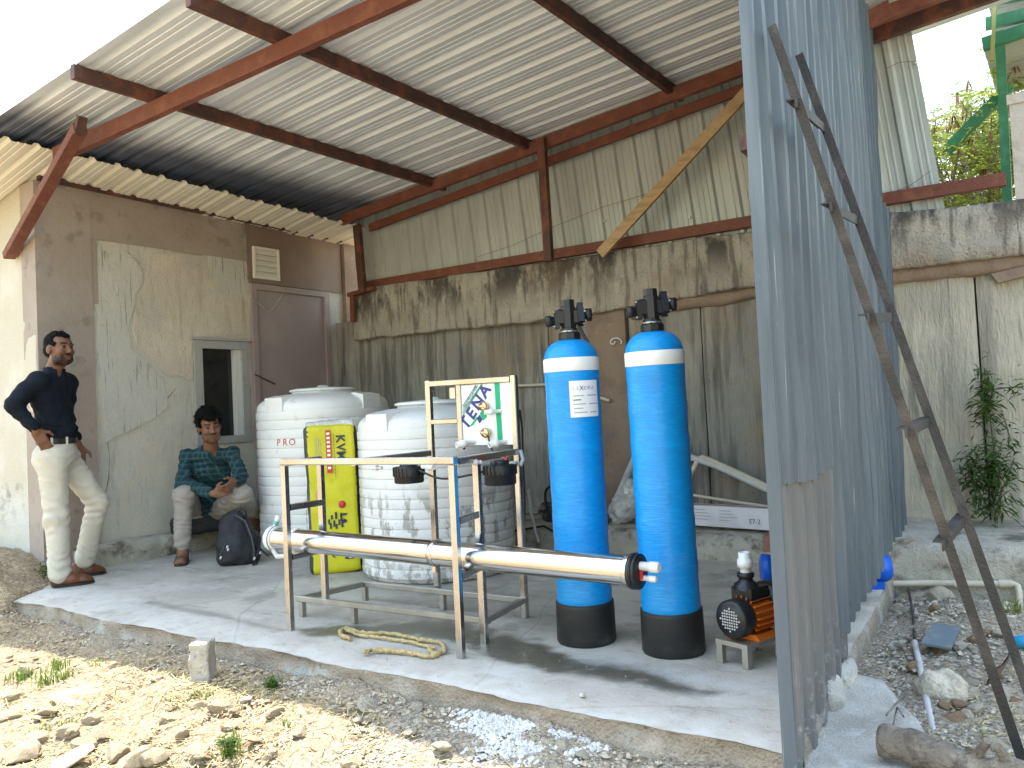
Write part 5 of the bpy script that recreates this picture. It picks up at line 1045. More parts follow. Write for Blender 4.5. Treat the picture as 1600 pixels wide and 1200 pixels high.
# ------------------------------------------------------------------ the two men
def strands(hair, n, l, seed):
    r = random.Random(seed); me = hair.data; m = MB(); vs_ = me.vertices
    for i in range(n):
        v = vs_[r.randrange(len(vs_))]; nn = v.normal; p = Vector(v.co); d = (nn*.55+Vector((r.uniform(-1, 1), r.uniform(-1, 1), r.uniform(-.9, .5)))*.8).normalized(); s = d.cross(nn)
        if s.length < .05: continue
        s = s.normalized()*.0016; q = p+d*l*r.uniform(.5, 1); m.add([p-s, p+s, q], [(0, 1, 2)])
    kind(m.build('hair_strands', HAIR, hair), 'stuff')
def head_parts(B, c, f, s, u, k=1.0):
    P = lambda x, y, z: np.array(c)+(np.array(f)*x+np.array(s)*y+np.array(u)*z)*k
    M = np.stack([f, s, u], 1); E = lambda p, r, kk=.015, sub=False: B.ell(P(*p), np.array(r)*k, kk, M, sub)
    E((-.008, 0, .035), (.097, .075, .088)); E((.022, 0, -.035), (.070, .060, .083), .03); E((.060, 0, -.098), (.026, .028, .020), .03)
    for q in (-1, 1):
        E((.030, q*.045, -.075), (.045, .022, .03), .025); E((.070, q*.042, -.022), (.022, .022, .02), .02)
        E((.098, q*.032, .012), (.020, .020, .014), .008, True); E((.080, q*.031, .010), (.012, .015, .011), .004)
        E((-.008, q*.078, -.005), (.025, .010, .034), .008)
        B.cap(P(.090, q*.012, .032), P(.078, q*.052, .030), .0085*k, .007*k, .012)
    B.cap(P(.090, 0, .022), P(.113, 0, -.022), .0085*k, .0135*k, .010); B.cap(P(.102, -.011, -.028), P(.102, .011, -.028), .008*k, .008*k, .008)
    B.cap(P(.090, -.018, -.057), P(.090, .018, -.057), .0075*k, None, .008); B.cap(P(.086, -.015, -.070), P(.086, .015, -.070), .0085*k, None, .008)
def hair_parts(B, c, f, s, u, k=1.0, vol=.0, front=.035):
    P = lambda x, y, z: np.array(c)+(np.array(f)*x+np.array(s)*y+np.array(u)*z)*k
    M = np.stack([f, s, u], 1)
    B.ell(P(-.014, 0, .042+vol*.5), np.array((.102+vol, .083+vol*.6, .090+vol))*k, .01, M); B.ell(P(-.045, 0, -.01), np.array((.066, .076, .06))*k, .03, M)
    if vol > .01: B.ell(P(.045, .015, .105), np.array((.055, .06, .03))*k, .03, M)
    B.ell(P(.105, 0, front-.075), np.array((.085, .12, .090))*k, .012, M, True)
    for q in (-1, 1): B.ell(P(.075, q*.06, front+.005), np.array((.045, .035, .035))*k, .012, M, True); B.ell(P(.02, q*.085, -.035), np.array((.055, .035, .055))*k, .012, M, True)
def head_color(c, f, s, u, k, skin, beard):
    def fn(V):
        Q = (V-np.array(c))/k; x = Q@np.array(f); y = Q@np.array(s); z = Q@np.array(u)
        col = np.tile(np.array(skin, np.float32), (len(V), 1)); col *= (1+.10*fbm(V*14, 2))[:, None]
        near = np.linalg.norm(Q, axis=1) < .17
        def mix(m, cc):
            m = np.clip(m, 0, 1)[:, None]*near[:, None]; col[:] = col*(1-m)+np.array(cc, np.float32)*m
        sm = lambda a, b, v: sstep(a, b, v)
        if beard:
            mix(.92*sm(-.036, -.058, z+.012*fbm(V*60, 2)-.35*np.maximum(.035-x, 0))*sm(.0, .025, x+.008*fbm(V*50, 2))*beard*sm(-.13, -.11, z)*np.where((np.abs(y) < .02) & (z > -.082), .35, 1), (.022, .013, .010))
        mix(.9*sm(.03, .024, np.abs(y))*sm(.010, .006, np.abs(z+.042))*sm(.07, .08, x)*(1 if beard else .5), (.018, .012, .010))
        mix(.85*sm(.022, .018, np.abs(y))*sm(.012, .009, np.abs(z+.063))*sm(.075, .085, x), (.17, .065, .05))
        mix(.95*sm(.007, .005, np.abs(z-.036))*sm(.054, .050, np.abs(y))*sm(.010, .014, np.abs(y))*sm(.055, .065, x), (.012, .009, .008))
        ex = np.abs(np.abs(y)-.031); mix(.8*sm(.016, .013, ex)*sm(.0075, .0055, np.abs(z-.010))*sm(.06, .07, x), (.10, .06, .045)); mix(sm(.009, .006, ex)*sm(.007, .005, np.abs(z-.010))*sm(.06, .07, x), (.008, .006, .005))
        return col
    return fn
def hand_parts(B, w, d, t, n, curl=.5, k=1.0, L=1.0):
    """w wrist, d towards the fingertips, t towards the thumb side, n out of the back of the hand"""
    w, d, t, n = [np.array(v, float) for v in (w, d, t, n)]; d /= np.linalg.norm(d); t = t-d*(t@d); t /= np.linalg.norm(t); n = n-d*(n@d)-t*(n@t); n /= np.linalg.norm(n)
    P = lambda x, y, z: w+(d*x+t*y+n*z)*k
    M = np.stack([d, t, n], 1); B.rbox(P(.048, 0, 0), np.array((.050, .040, .014))*k, .013*k, .012, M)
    for i, (y, l) in enumerate(((.030, .072), (.010, .080), (-.010, .075), (-.029, .060))):
        a = P(.092, y, .0); c1 = curl*(.7+.12*i); b = a+(d*math.cos(c1)-n*math.sin(c1))*l*.5*k; c2 = curl*1.9; e = b+(d*math.cos(c2)-n*math.sin(c2))*l*.5*k
        B.cap(a, b, .0100*k, .0092*k, .004); B.cap(b, e, .0092*k, .0075*k, .004)
    a = P(.022, .030, -.004); b = a+(d*.55+t*.75-n*.2)*.045*k; e = b+(d*.9+t*.25-n*.25)*.036*k; B.cap(a, b, .014*k, .0115*k, .008); B.cap(b, e, .0112*k, .0085*k, .005)
def frame_at(p):
    h = Vector((p[0], p[1], 0)).normalized(); Bv = np.array((-h.x, -h.y, 0)); Av = np.array((h.y, -h.x, 0)); return Av, Bv      # image right, towards the camera
def wparent(o, T): o.parent = T; o.matrix_parent_inverse = Matrix.Translation(-T.location); return o
Z3 = np.array((0, 0, 1.0))
def standing_man():
    base = onz(107, 911); A, Bc = frame_at(base); b0 = np.array(base)
    J = lambda a, b, c: b0+A*a+Bc*b+Z3*c
    T = thing('person', 'standing man in a black shirt and cream trousers, hand on hip, at the slab corner', 'person', tuple(base))
    fT = A*.86+Bc*.51; rT = Bc*.86-A*.51            # chest direction, his right
    hc = J(-.012, .02, 1.672); f = A*.60+Bc*.80; s = np.cross(Z3, f); u = Z3+f*.06; f = f/np.linalg.norm(f); u = u-f*(u@f); u /= np.linalg.norm(u)
    lo = np.minimum(J(-.55, -.55, -.02), J(.55, .55, 0)); hi = np.maximum(J(-.55, -.55, 0), J(.55, .55, 1.86)); lo = b0+np.array((-.55, -.55, -.02)); hi = b0+np.array((.55, .55, 1.86))
    B = Blob(lo, hi, .006)
    head_parts(B, hc, f, s, u); nk = J(-.055, 0, 1.50); B.cap(hc-u*.07-f*.02, nk, .054, .060, .03)
    sh = J(-.06, 0, 1.44); rs = sh+rT*.175; ls = sh-rT*.175; re = J(-.295, .19, 1.285); rw = J(-.165, .20, 1.095); le = J(.02, -.27, 1.17); lw = J(.10, -.22, .96)
    B.cap(rs, re, .03, .03).cap(re, rw, .032, .028).cap(ls, le, .03, .03).cap(le, lw, .032, .026).cap(rs, ls, .035, .035, .05)
    B.cap(J(-.06, 0, 1.40), J(-.045, 0, 1.0), .06, .08, .05)
    hand_parts(B, rw, J(-.115, .175, .99)-rw, A*1.0+Z3*.2, Bc*.9-A*.3, .35); hand_parts(B, lw, -Z3, A, -Bc, .5)
    nh, nk_, na = J(-.075, .085, .90), J(-.060, .10, .48), J(-.062, .10, .09); fh, fk, fa = J(-.01, -.085, .90), J(.205, -.13, .545), J(.10, -.20, .13)
    B.cap(nh, nk_, .075, .05).cap(nk_, na, .048, .038).cap(fh, fk, .075, .05).cap(fk, fa, .048, .038).cap(nh, fh, .09, .09, .05).cap(na, J(.05, .11, .04), .036, .03).cap(fa, J(.15, -.215, .04), .036, .03)
    o = B.build('body', SKIN, None, 1, head_color(hc, f, s, u, 1.0, (.165, .078, .046), 1.0)); wparent(o, T)
    B = Blob(hc-.16, hc+.17, .005); hair_parts(B, hc, f, s, u, 1.0, .002, .062); B.noise(.006, 55, 2); strands(wparent(B.build('hair', HAIR, None, 1), T), 1400, .014, 3)
    # shirt
    B = Blob(lo+np.array((0, 0, .85)), hi, .008)
    MT = np.stack([fT, rT, Z3], 1)
    B.ell(J(-.075, 0, 1.33), (.115, .175, .165), .05, MT).ell(J(-.055, 0, 1.15), (.118, .155, .16), .06, MT).cap(J(-.05, 0, 1.10), J(-.045, 0, 1.035), .118, .118, .05)
    B.cap(sh+rT*.03, rs, .072, .062, .05).cap(sh-rT*.03, ls, .075, .066, .05).cap(rs, re, .064, .056, .03).cap(re, rw+(re-rw)*.12, .055, .042, .02).cap(ls, le, .064, .055, .03).cap(le, lw+(le-lw)*.1, .052, .042, .02)
    B.noise(.011, 9, 3)
    B.folds(.006, lambda P: np.sin(6.283*(P[:, 2]/.075+1.5*fbm(P*5, 2)+3*(P[:, 0]-b0[0])))*(.35+.65*np.exp(-((P[:, 2]-1.10)/.08)**2))); B.cap(nk-Z3*.02, nk+Z3*.022, .074, .066, .012); B.cap(hc-u*.1, nk+Z3*.06, .058, .058, .004, True); B.cap(nk+f*.055+Z3*.03, nk+f*.085-Z3*.05, .034, .012, .006, True)
    B.D[:, :, :max(0, int((b0[2]+1.015-B.lo[2])/B.h))] = .1
    wparent(B.build('shirt', SHIRTB, None, 1), T)
    for q in (-1, 1):
        m = MB(); p = nk+f*.062+s*q*.010; m.prism([Vector(p+s*q*.012+Z3*.028), Vector(p+s*q*.058+Z3*.035-f*.03), Vector(p+s*q*.050-Z3*.025-f*.005), Vector(p+s*q*.014-Z3*.048+f*.016)], Vector(f)*.006); wparent(m.build('collar', SHIRTB), T)
    # belt
    m = MB(); rows = []
    for q in np.linspace(0, 2*math.pi, 40):
        p = J(-.045, 0, 0)+fT*.122*math.cos(q)+rT*.156*math.sin(q); rows.append([tuple(p+Z3*z) for z in (.995, 1.035)])
    m.grid(np.array(rows)); wparent(m.build('belt', BLACKP), T)
    # trousers
    B = Blob(lo, hi-np.array((0, 0, .78)), .008)
    B.ell(J(-.062, .0, .91), (.128, .168, .135), .05, MT).cap(J(-.045, 0, .995), J(-.05, 0, .93), .112, .12, .04)
    B.cap(nh, nk_, .102, .079, .05).cap(nk_, J(-.055, .10, .085), .079, .070, .03).cap(fh, fk, .098, .080, .05).cap(fk, J(.105, -.20, .12), .078, .068, .03)
    B.noise(.006, 9, 3); B.folds(.0055, lambda P: np.sin(6.283*(P[:, 2]/.062+1.3*fbm(P*5, 2)+2.2*(P[:, 0]-b0[0])))*(.25+.75*np.clip(np.exp(-((P[:, 2]-.5)/.09)**2)+np.exp(-((P[:, 2]-.14)/.09)**2)+.7*np.exp(-((P[:, 2]-.84)/.07)**2), 0, 1))); B.D[:, :, int((b0[2]+1.005-B.lo[2])/B.h):] = .1
    wparent(B.build('trousers', TROUS, None, 1), T)
    for a in (-.02, .075):
        m = MB(); p = J(a-.045, 0, 0)+rT*.14 if a < 0 else J(.045, .085, 0); 
        p = J(-.045, 0, 0)+fT*.126*math.cos(1.15 if a < 0 else .45)+rT*.160*math.sin(1.15 if a < 0 else .45); m.box(p+Z3*1.015, (.012, .012, .055)); wparent(m.build('belt_loop', TROUS), T)
    # shoes
    for (heel, toe) in ((J(-.105, .10, 0), J(.165, .125, 0)), (J(.02, -.205, 0), J(.255, -.235, 0))):
        d = (toe-heel)/np.linalg.norm(toe-heel); sd = np.cross(Z3, d); B = Blob(np.minimum(heel, toe)-.1, np.maximum(heel, toe)+np.array((.1, .1, .16)), .007); up = Z3
        B.cap(heel+d*.04+up*.05, heel+d*.04+up*.085, .042, .04, .02).cap(heel+d*.035+up*.035, heel+d*.13+up*.045, .036, .042, .03).cap(heel+d*.13+up*.04, toe-d*.05+up*.030, .042, .030, .03).cap(toe-d*.06+up*.03, toe-d*.02+up*.022, .032, .018, .02)
        B.D[:, :, :int((b0[2]+.012-B.lo[2])/B.h)+1] = .1
        sh_ = wparent(B.build('shoe', LEATHER, None, 1), T)
        m = MB(); out = [heel+d*.0+sd*.0, heel+d*.02+sd*.034, heel+d*.10+sd*.034, heel+d*.19+sd*.042, toe-d*.03+sd*.028, toe, toe-d*.03-sd*.03, heel+d*.19-sd*.044, heel+d*.10-sd*.036, heel+d*.02-sd*.034]; m.prism([Vector(p+Z3*.002) for p in out], (0, 0, .014)); m.build('sole', BLACKP, sh_)
standing_man()

def seated_man():
    base = onz(335, 872); T = thing('person', 'seated man in a teal plaid shirt with clasped hands, in front of the window', 'person', tuple(base))
    d3 = lambda x, y, z: np.array(dep(x, y, z))
    hc = d3(327, 667, 6.56); A, Bc = frame_at(hc); k = 1.03
    f = Bc*.93+A*.22-Z3*.16; f /= np.linalg.norm(f); u = Z3-f*(Z3@f)-A*.13; u = u-f*(u@f); u /= np.linalg.norm(u); s = np.cross(u, f)
    nk = d3(330, 702, 6.66); rs, ls = d3(293, 709, 6.68), d3(363, 707, 6.66); re, rw = d3(284, 757, 6.56), d3(336, 772, 6.36); le, lw = d3(376, 744, 6.55), d3(367, 752, 6.40)
    ch = d3(328, 735, 6.76); pv = d3(320, 800, 7.0); rh, lh = d3(300, 800, 6.98), d3(344, 796, 6.95); rk, lk = d3(288, 775, 6.45), d3(378, 774, 6.50)
    rf = np.array(onz(286, 880)); lf = np.array(onz(409, 847)); ra, la = rf+Z3*.085+A*.0, lf+Z3*.09
    lo = np.minimum.reduce([pv, rf, lf, rk, lk])-.25; lo[2] = -.02; hi = np.maximum.reduce([pv, rf, lf, rk, lk, hc])+.25
    B = Blob(lo, hi, .006)
    head_parts(B, hc, f, s, u, k); B.cap(hc-u*.07-f*.02, nk, .054, .062, .03); B.cap(rs-Z3*.03, ls-Z3*.03, .03, .03, .05).cap(ch, pv, .07, .08, .05)
    B.cap(rs-Z3*.03, re, .028, .03).cap(re, rw, .031, .027).cap(ls-Z3*.03, le, .028, .03).cap(le, lw, .031, .027)
    hp = d3(360, 764, 6.32); hand_parts(B, rw, hp-rw+A*.03, Z3*.8+Bc*.2, Bc*.75+Z3*.3, .75, .98); hand_parts(B, lw, hp-lw-A*.06-Z3*.02+Bc*.02, Z3*.5+Bc*.4-A*.2, A*.7+Bc*.6, .8, .98)
    B.cap(rh, rk, .075, .052).cap(rk, ra, .05, .036).cap(lh, lk, .075, .052).cap(lk, la, .05, .036)
    ft = [(rf, Bc*.93-A*.10), (lf, Bc*.80+A*.45)]
    for (p, d) in ft:
        d = d/np.linalg.norm(d); sd = np.cross(Z3, d); B.cap(p-d*.05+Z3*.045, p+Z3*.075, .032, .036, .03).cap(p+Z3*.06, p+d*.13+Z3*.035, .036, .024, .03).cap(p+d*.05-sd*.02+Z3*.035, p+d*.13-sd*.02+Z3*.03, .022, .02, .02).cap(p+d*.05+sd*.02+Z3*.035, p+d*.13+sd*.02+Z3*.03, .022, .02, .02)
        for i in range(5): q = p+d*(.155-.008*abs(i-1))+sd*(i-2)*.017+Z3*.026; B.cap(q-d*.03, q, .0105, .009, .006)
    o = B.build('body', SKIN, None, 1, head_color(hc, f, s, u, k, (.195, .095, .056), .35)); wparent(o, T)
    B = Blob(hc-.19, hc+.2, .005); hair_parts(B, hc, f, s, u, k, .022, .045); B.noise(.010, 38, 3); strands(wparent(B.build('hair', HAIR, None, 1), T), 1800, .026, 4)
    # shirt
    B = Blob(lo+np.array((0, 0, .2)), hi-np.array((0, 0, .05)), .008); ax = ch-pv; ax /= np.linalg.norm(ax); sx = (ls-rs)/np.linalg.norm(ls-rs); fx = np.cross(sx, ax); sx = np.cross(ax, fx); MT = np.stack([fx, sx, ax], 1)
    B.ell(ch, (.115, .165, .165), .05, MT).ell((ch+pv)/2, (.12, .165, .17), .06, MT).ell(pv+ax*.06, (.13, .17, .12), .06, MT).cap(rs+Z3*-.02, ls+Z3*-.02, .058, .058, .06).cap(nk-Z3*.03, (rs+ls)/2, .07, .09, .05)
    B.cap(rs-Z3*.02, re, .058, .052, .03).cap(re, rw+(re-rw)*.16, .052, .042, .02).cap(ls-Z3*.02, le, .058, .052, .03).cap(le, lw+(le-lw)*.2, .052, .042, .02)
    B.noise(.008, 9, 3); B.folds(.007, lambda P: np.sin(6.283*(P[:, 2]/.07+1.6*fbm(P*5, 2)+3*P[:, 1]))*.7); B.cap(hc-u*.1, nk, .062, .066, .006, True); B.cap(nk+f*.06, nk+f*.10-Z3*.10, .038, .018, .01, True)
    wparent(B.build('shirt', PLAID, None, 1), T)
    for q in (-1, 1):
        m = MB(); p = nk+f*.068+sx*q*.012; m.prism([Vector(p+sx*q*.01+Z3*.0), Vector(p+sx*q*.062+Z3*.03-f*.02), Vector(p+sx*q*.05-Z3*.035-f*.0), Vector(p+sx*q*.006-Z3*.06+f*.012)], Vector(f)*.006); wparent(m.build('collar', PLAID), T)
    # trousers
    B = Blob(lo, hi-np.array((0, 0, .5)), .008)
    B.ell(pv, (.15, .18, .13), .05, np.stack([Bc, A, Z3], 1)).cap(rh, rk, .10, .078, .05).cap(lh, lk, .10, .078, .05).cap(rk, rf+Z3*.155+A*.0, .076, .062, .04).cap(lk, lf+Z3*.165, .076, .062, .04); B.noise(.008, 9, 3); B.folds(.006, lambda P: np.sin(6.283*(P[:, 2]/.06+1.4*fbm(P*5, 2)+2*P[:, 1]))*.6)
    wparent(B.build('trousers', TROUSG, None, 1), T)
    for (p, d) in ft:
        d = d/np.linalg.norm(d); sd = np.cross(Z3, d); out = [p-d*.085, p-d*.07+sd*.034, p+sd*.036, p+d*.09+sd*.046, p+d*.15+sd*.04, p+d*.172, p+d*.15-sd*.042, p+d*.09-sd*.046, p-sd*.036, p-d*.07-sd*.034]
        m = MB(); m.prism([Vector(q+Z3*.003) for q in out], (0, 0, .017)); sl_ = wparent(m.build('sandal', SANDAL), T)
        for (t0, h) in ((.105, .062), (.03, .098)):
            pts = [Vector(p+d*t0+sd*math.cos(a)*.046+Z3*(.018+h*.75*math.sin(a))) for a in np.linspace(0, math.pi, 11)]
            m = MB(); m.tube(pts, .0085, 6); m.build('strap', SANDAL, sl_)
seated_man()

def backpack():
    p = onz(375, 882); A, Bc = frame_at(p); b = np.array(p); T = thing('backpack', 'black backpack slumped on the floor in front of the seated man', 'backpack', tuple(p))
    J = lambda x, y, z: b+A*x+Bc*y+Z3*z
    B = Blob(b+np.array((-.36, -.36, -.02)), b+np.array((.36, .36, .5)), .009); M = np.stack([A, Bc, Z3], 1)
    B.rbox(J(-.005, -.06, .12), (.165, .11, .12), .06, .03, M).ell(J(-.03, -.07, .27), (.12, .09, .12), .06, M).ell(J(.0, .03, .10), (.13, .06, .10), .05, M).cap(J(-.06, -.07, .34), J(-.02, -.06, .385), .05, .03, .05); B.noise(.012, 9, 3)
    B.D[:, :, :3] = .1
    o = wparent(B.build('body', NYLON, None, 1), T)
    def st(pts, r, nm, m): mm = MB(); mm.tube([Vector(J(*q)) for q in pts], r, 6); wparent(mm.build(nm, m), T)
    st([(-.02, .02, .375), (.045, .05, .33), (.085, .10, .22), (.10, .115, .12), (.095, .10, .03)], .011, 'shoulder_strap', NYLON); st([(-.02, .028, .385), (.05, .060, .335), (.09, .112, .22), (.106, .127, .12), (.10, .11, .04)], .004, 'strap_piping', WEBBING)
    st([(-.02, -.04, .385), (.02, -.01, .425), (.055, -.02, .40), (.06, -.03, .35)], .009, 'grab_handle', NYLON)
    st([(.11, .06, .15), (.17, .04, .09), (.21, .06, .05)], .008, 'strap_tail', NYLON); st([(.10, .10, .04), (.12, .13, .015), (.09, .15, .012)], .008, 'strap_tail', NYLON)
    st([(-.13, .045, .05), (-.145, .03, .09), (-.12, .06, .13), (-.10, .07, .18)], .003, 'zip', WEBBING); st([(.10, .07, .03), (.13, .06, .08), (.14, .045, .14)], .003, 'zip', WEBBING)
    for q in ((-.135, .065, .075), (-.085, .085, .155), (-.08, .09, .135), (.105, .13, .055), (.15, .075, .085)):
        mm = MB(); mm.box(Vector(J(*q)), (.010, .010, .020), Matrix.Rotation(.5, 3, 'Y')); wparent(mm.build('buckle', WHITEP), T)
backpack()
def seat_bag():
    c = np.array(dep(318, 806, 6.98)); A, Bc = frame_at(c); z0 = .17
    B = Blob(c+np.array((-.4, -.4, -.3)), c+np.array((.4, .4, .3)), .011); B.rbox((c[0], c[1], z0+.075), (.16, .26, .075), .05, .02, np.stack([Bc, A, Z3], 1)); B.noise(.012, 8, 3)
    T = tag(B.build('black_bag', NYLON, None, 1), 'flat black bag on the plinth that the seated man sits on', 'bag')
    for q in (-.21, -.19):
        m = MB(); p = c+A*q+Bc*.165; m.box((p[0], p[1], z0+.07), (.008, .008, .05)); m.build('buckle', WHITEP, T)
seat_bag()

# ------------------------------------------------------------------ stones, soil litter, plants
def rock_mesh(seed, flat=.7, cuts=4, sub=2):
    bm = bmesh.new(); bmesh.ops.create_icosphere(bm, subdivisions=sub, radius=1); r = random.Random(seed)
    pl = [(Vector((r.gauss(0, 1), r.gauss(0, 1), r.gauss(0, 1))).normalized(), r.uniform(.55, .85)) for _ in range(cuts)]
    for v in bm.verts:
        n = float(fbm(np.array(v.co)[None]*1.3+seed*5.1, 4)[0]); v.co *= 1+.28*n
        for (d, h) in pl:
            q = v.co.dot(d)
            if q > h: v.co -= d*(q-h)*.92
        v.co.x *= r.uniform(.97, 1.03); v.co.z *= flat
    me = bpy.data.meshes.new('stone'); bm.to_mesh(me); bm.free(); return me
ROCKS = {}
for nme, m in (('pale', ST_PALE), ('grey', ST_GREY), ('brown', ST_BROWN)):
    ROCKS[nme] = []
    for i in range(7): me = rock_mesh(i*3+{'pale': 0, 'grey': 40, 'brown': 80}[nme], RNG.uniform(.5, .85), 6, 3); me.materials.append(m); ROCKS[nme].append(me)
def stone(p, size, kind_, label, group, name='stone', rz=None, st=(1, 1, 1), sink=.3):
    o = bpy.data.objects.new(name, RNG.choice(ROCKS[kind_])); COL.objects.link(o); o.location = (p[0], p[1], p[2]+size*.5*(.55-sink*1.3)+.01); o.scale = (size*st[0]*.6, size*st[1]*.6, size*st[2]*.6)
    o.rotation_euler = (RNG.uniform(-.3, .3), RNG.uniform(-.3, .3), RNG.uniform(0, 6.28) if rz is None else rz); tag(o, label, 'stone', group); return o
def onground(px, py):
    lo, hi = .8, 9.0
    for _ in range(40):
        mid = (lo+hi)/2; p = dep(px, py, mid)
        if p.z > float(gz(p.x, p.y)): lo = mid
        else: hi = mid
    return dep(px, py, lo)
big = []; G1 = 'loose stones on the sunlit soil'; L1 = 'pale loose stone on the sunlit soil at the lower left'
for (px, py, sz) in ((20, 1090, .085), (15, 1125, .10), (75, 1118, .085), (60, 1160, .08), (30, 1185, .11), (130, 1170, .07), (185, 1180, .075), (105, 1148, .07), (210, 1195, .10), (240, 1190, .08), (310, 1180, .075), (345, 1110, .07), (150, 1128, .07), (265, 1128, .07), (312, 1108, .055), (360, 1140, .05), (180, 1045, .06), (205, 1000, .05), (40, 1050, .06), (110, 1148, .05), (430, 1120, .07), (470, 1150, .05), (395, 1160, .05), (500, 1175, .06), (550, 1195, .06), (365, 1115, .045), (225, 1155, .05), (155, 1152, .06), (285, 1150, .05), (245, 1065, .05)):
    big.append(stone(onground(px, py), sz, 'pale', L1, G1, st=(1.15, 1, RNG.uniform(.6, 1.0))))
for i in range(40):
    px, py = RNG.uniform(0, 560), RNG.uniform(1010, 1199)
    if py < 985+px*.33+25: continue
    stone(onground(px, py), RNG.uniform(.015, .040), 'pale' if RNG.random() < .7 else 'brown', L1, G1, st=(1, 1, .7))
big2 = []; G2 = 'grey stones along the slab edge'; L2 = 'grey cement lump lying in the shade along the slab edge'
for (px, py, sz) in ((255, 1048, .055), (143, 1000, .06), (30, 955, .05), (540, 1095, .10), (575, 1108, .09), (560, 1078, .08), (520, 1112, .06), (620, 1092, .07), (385, 1098, .05), (465, 1040, .05), (650, 1110, .06), (720, 1108, .09), (700, 1150, .09), (735, 1130, .06), (690, 1172, .07), (640, 1150, .05), (560, 1130, .045), (205, 968, .05), (240, 985, .06), (150, 952, .06), (180, 958, .05), (270, 990, .05), (880, 1170, .06), (910, 1185, .05), (1010, 1195, .06)):
    big2.append(stone(onground(px, py), sz*.85, 'grey', L2, G2, st=(1.1, 1, RNG.uniform(.5, .9))))
ORD = 'leftmost second third fourth fifth sixth seventh eighth ninth tenth eleventh twelfth'.split()
for lst, what in ((big, 'larger pale stones on the sunlit soil'), (big2, 'larger grey lumps along the slab edge')):
    top = sorted(lst, key=lambda o: -o.scale.x)[:12]; top.sort(key=lambda o: proj(o.location)[0])
    for o, w_ in zip(top, ORD): o['label'] = (w_ if w_ == 'leftmost' else w_+' from the left')+' of the twelve '+what
G3 = 'rubble lumps beside the partition'; L3 = 'grey rubble lump in the gravel heap right of the partition'
for i in range(110):
    px, py = RNG.uniform(1345, 1600), RNG.uniform(930, 1199)
    if px < 1450 and py > 1040 and py > 1040+(px-1340)*.1 and px < 1440: continue
    stone(onground(px, py), RNG.uniform(.018, .055), 'grey' if RNG.random() < .8 else 'brown', L3, G3)
for (px, py, sz, lab, kd, st) in ((1540, 940, .20, 'broad grey boulder behind the ladder by the ivory pipe', 'grey', (1.3, .9, .7)), (1470, 938, .12, 'knobbly rubble chunk at the head of the gravel heap', 'grey', (1, 1, .9)), (1490, 1130, .075, 'reddish brown stone between the boulder and the log', 'brown', (1.1, 1, .7)), (1420, 848, .05, 'small white stone on top of the ledge', 'pale', (1.3, 1, .6)), (1400, 828, .09, 'lump of white cement at the foot of the far partition end', 'grey', (1.2, 1, .8)), (108, 1195, .12, 'dark bluish stone at the bottom left edge of the ground', 'grey', (1.4, 1, .5)), (150, 1090, .26, 'flat tan clay slab with a dark hollow on the sunlit soil', 'pale', (1.2, .8, .28))):
    p = onground(px, py) if py > 860 else onz(px, py, .19); o = stone(p, sz, kd, lab, None, 'stone', .6, st)
    if sz > .25: o.location.z -= .035
p = onground(1470, 1090); B = Blob(np.array(p)+np.array((-.2, -.2, -.1)), np.array(p)+np.array((.2, .2, .22)), .0085); B.ell(np.array(p)+np.array((0, .03, .035)), (.085, .075, .068), .02); B.noise(.020, 17, 4)
tag(B.build('boulder', ST_GREY, None, 0), 'large rough cement boulder in the gravel heap below the grey tile scrap', 'boulder')
# clay slab's hollow, its shade put in as a dark brown lump
o = bpy.data.objects.new('hollow_shade', ROCKS['brown'][2]); COL.objects.link(o); p = onground(140, 1088); o.location = (p.x, p.y, p.z+.022); o.scale = (.035, .022, .012); tag(o, 'dark brown lump standing for the shaded hollow of the tan clay slab', 'shade lump')
def paver():
    p = onground(318, 1066); A, Bc = frame_at(p); T = MB(); M3 = Matrix((Vector(A*.93+Bc*.36), Vector(Bc*.93-A*.36), Vector((0, 0, 1)))).transposed()
    B = Blob(np.array(p)+np.array((-.15, -.15, -.05)), np.array(p)+np.array((.15, .15, .3)), .008); B.rbox(np.array(p)+np.array((0, 0, .085)), (.045, .055, .105), .006, 0, np.array(M3)); B.noise(.006, 18, 3)
    tag(B.build('concrete_block', stone_mat('grey_block', (.38, .34, .29), (.46, .43, .38), (.22, .2, .17)), None, 1), 'small upright concrete block standing in front of the slab edge', 'block')
paver()
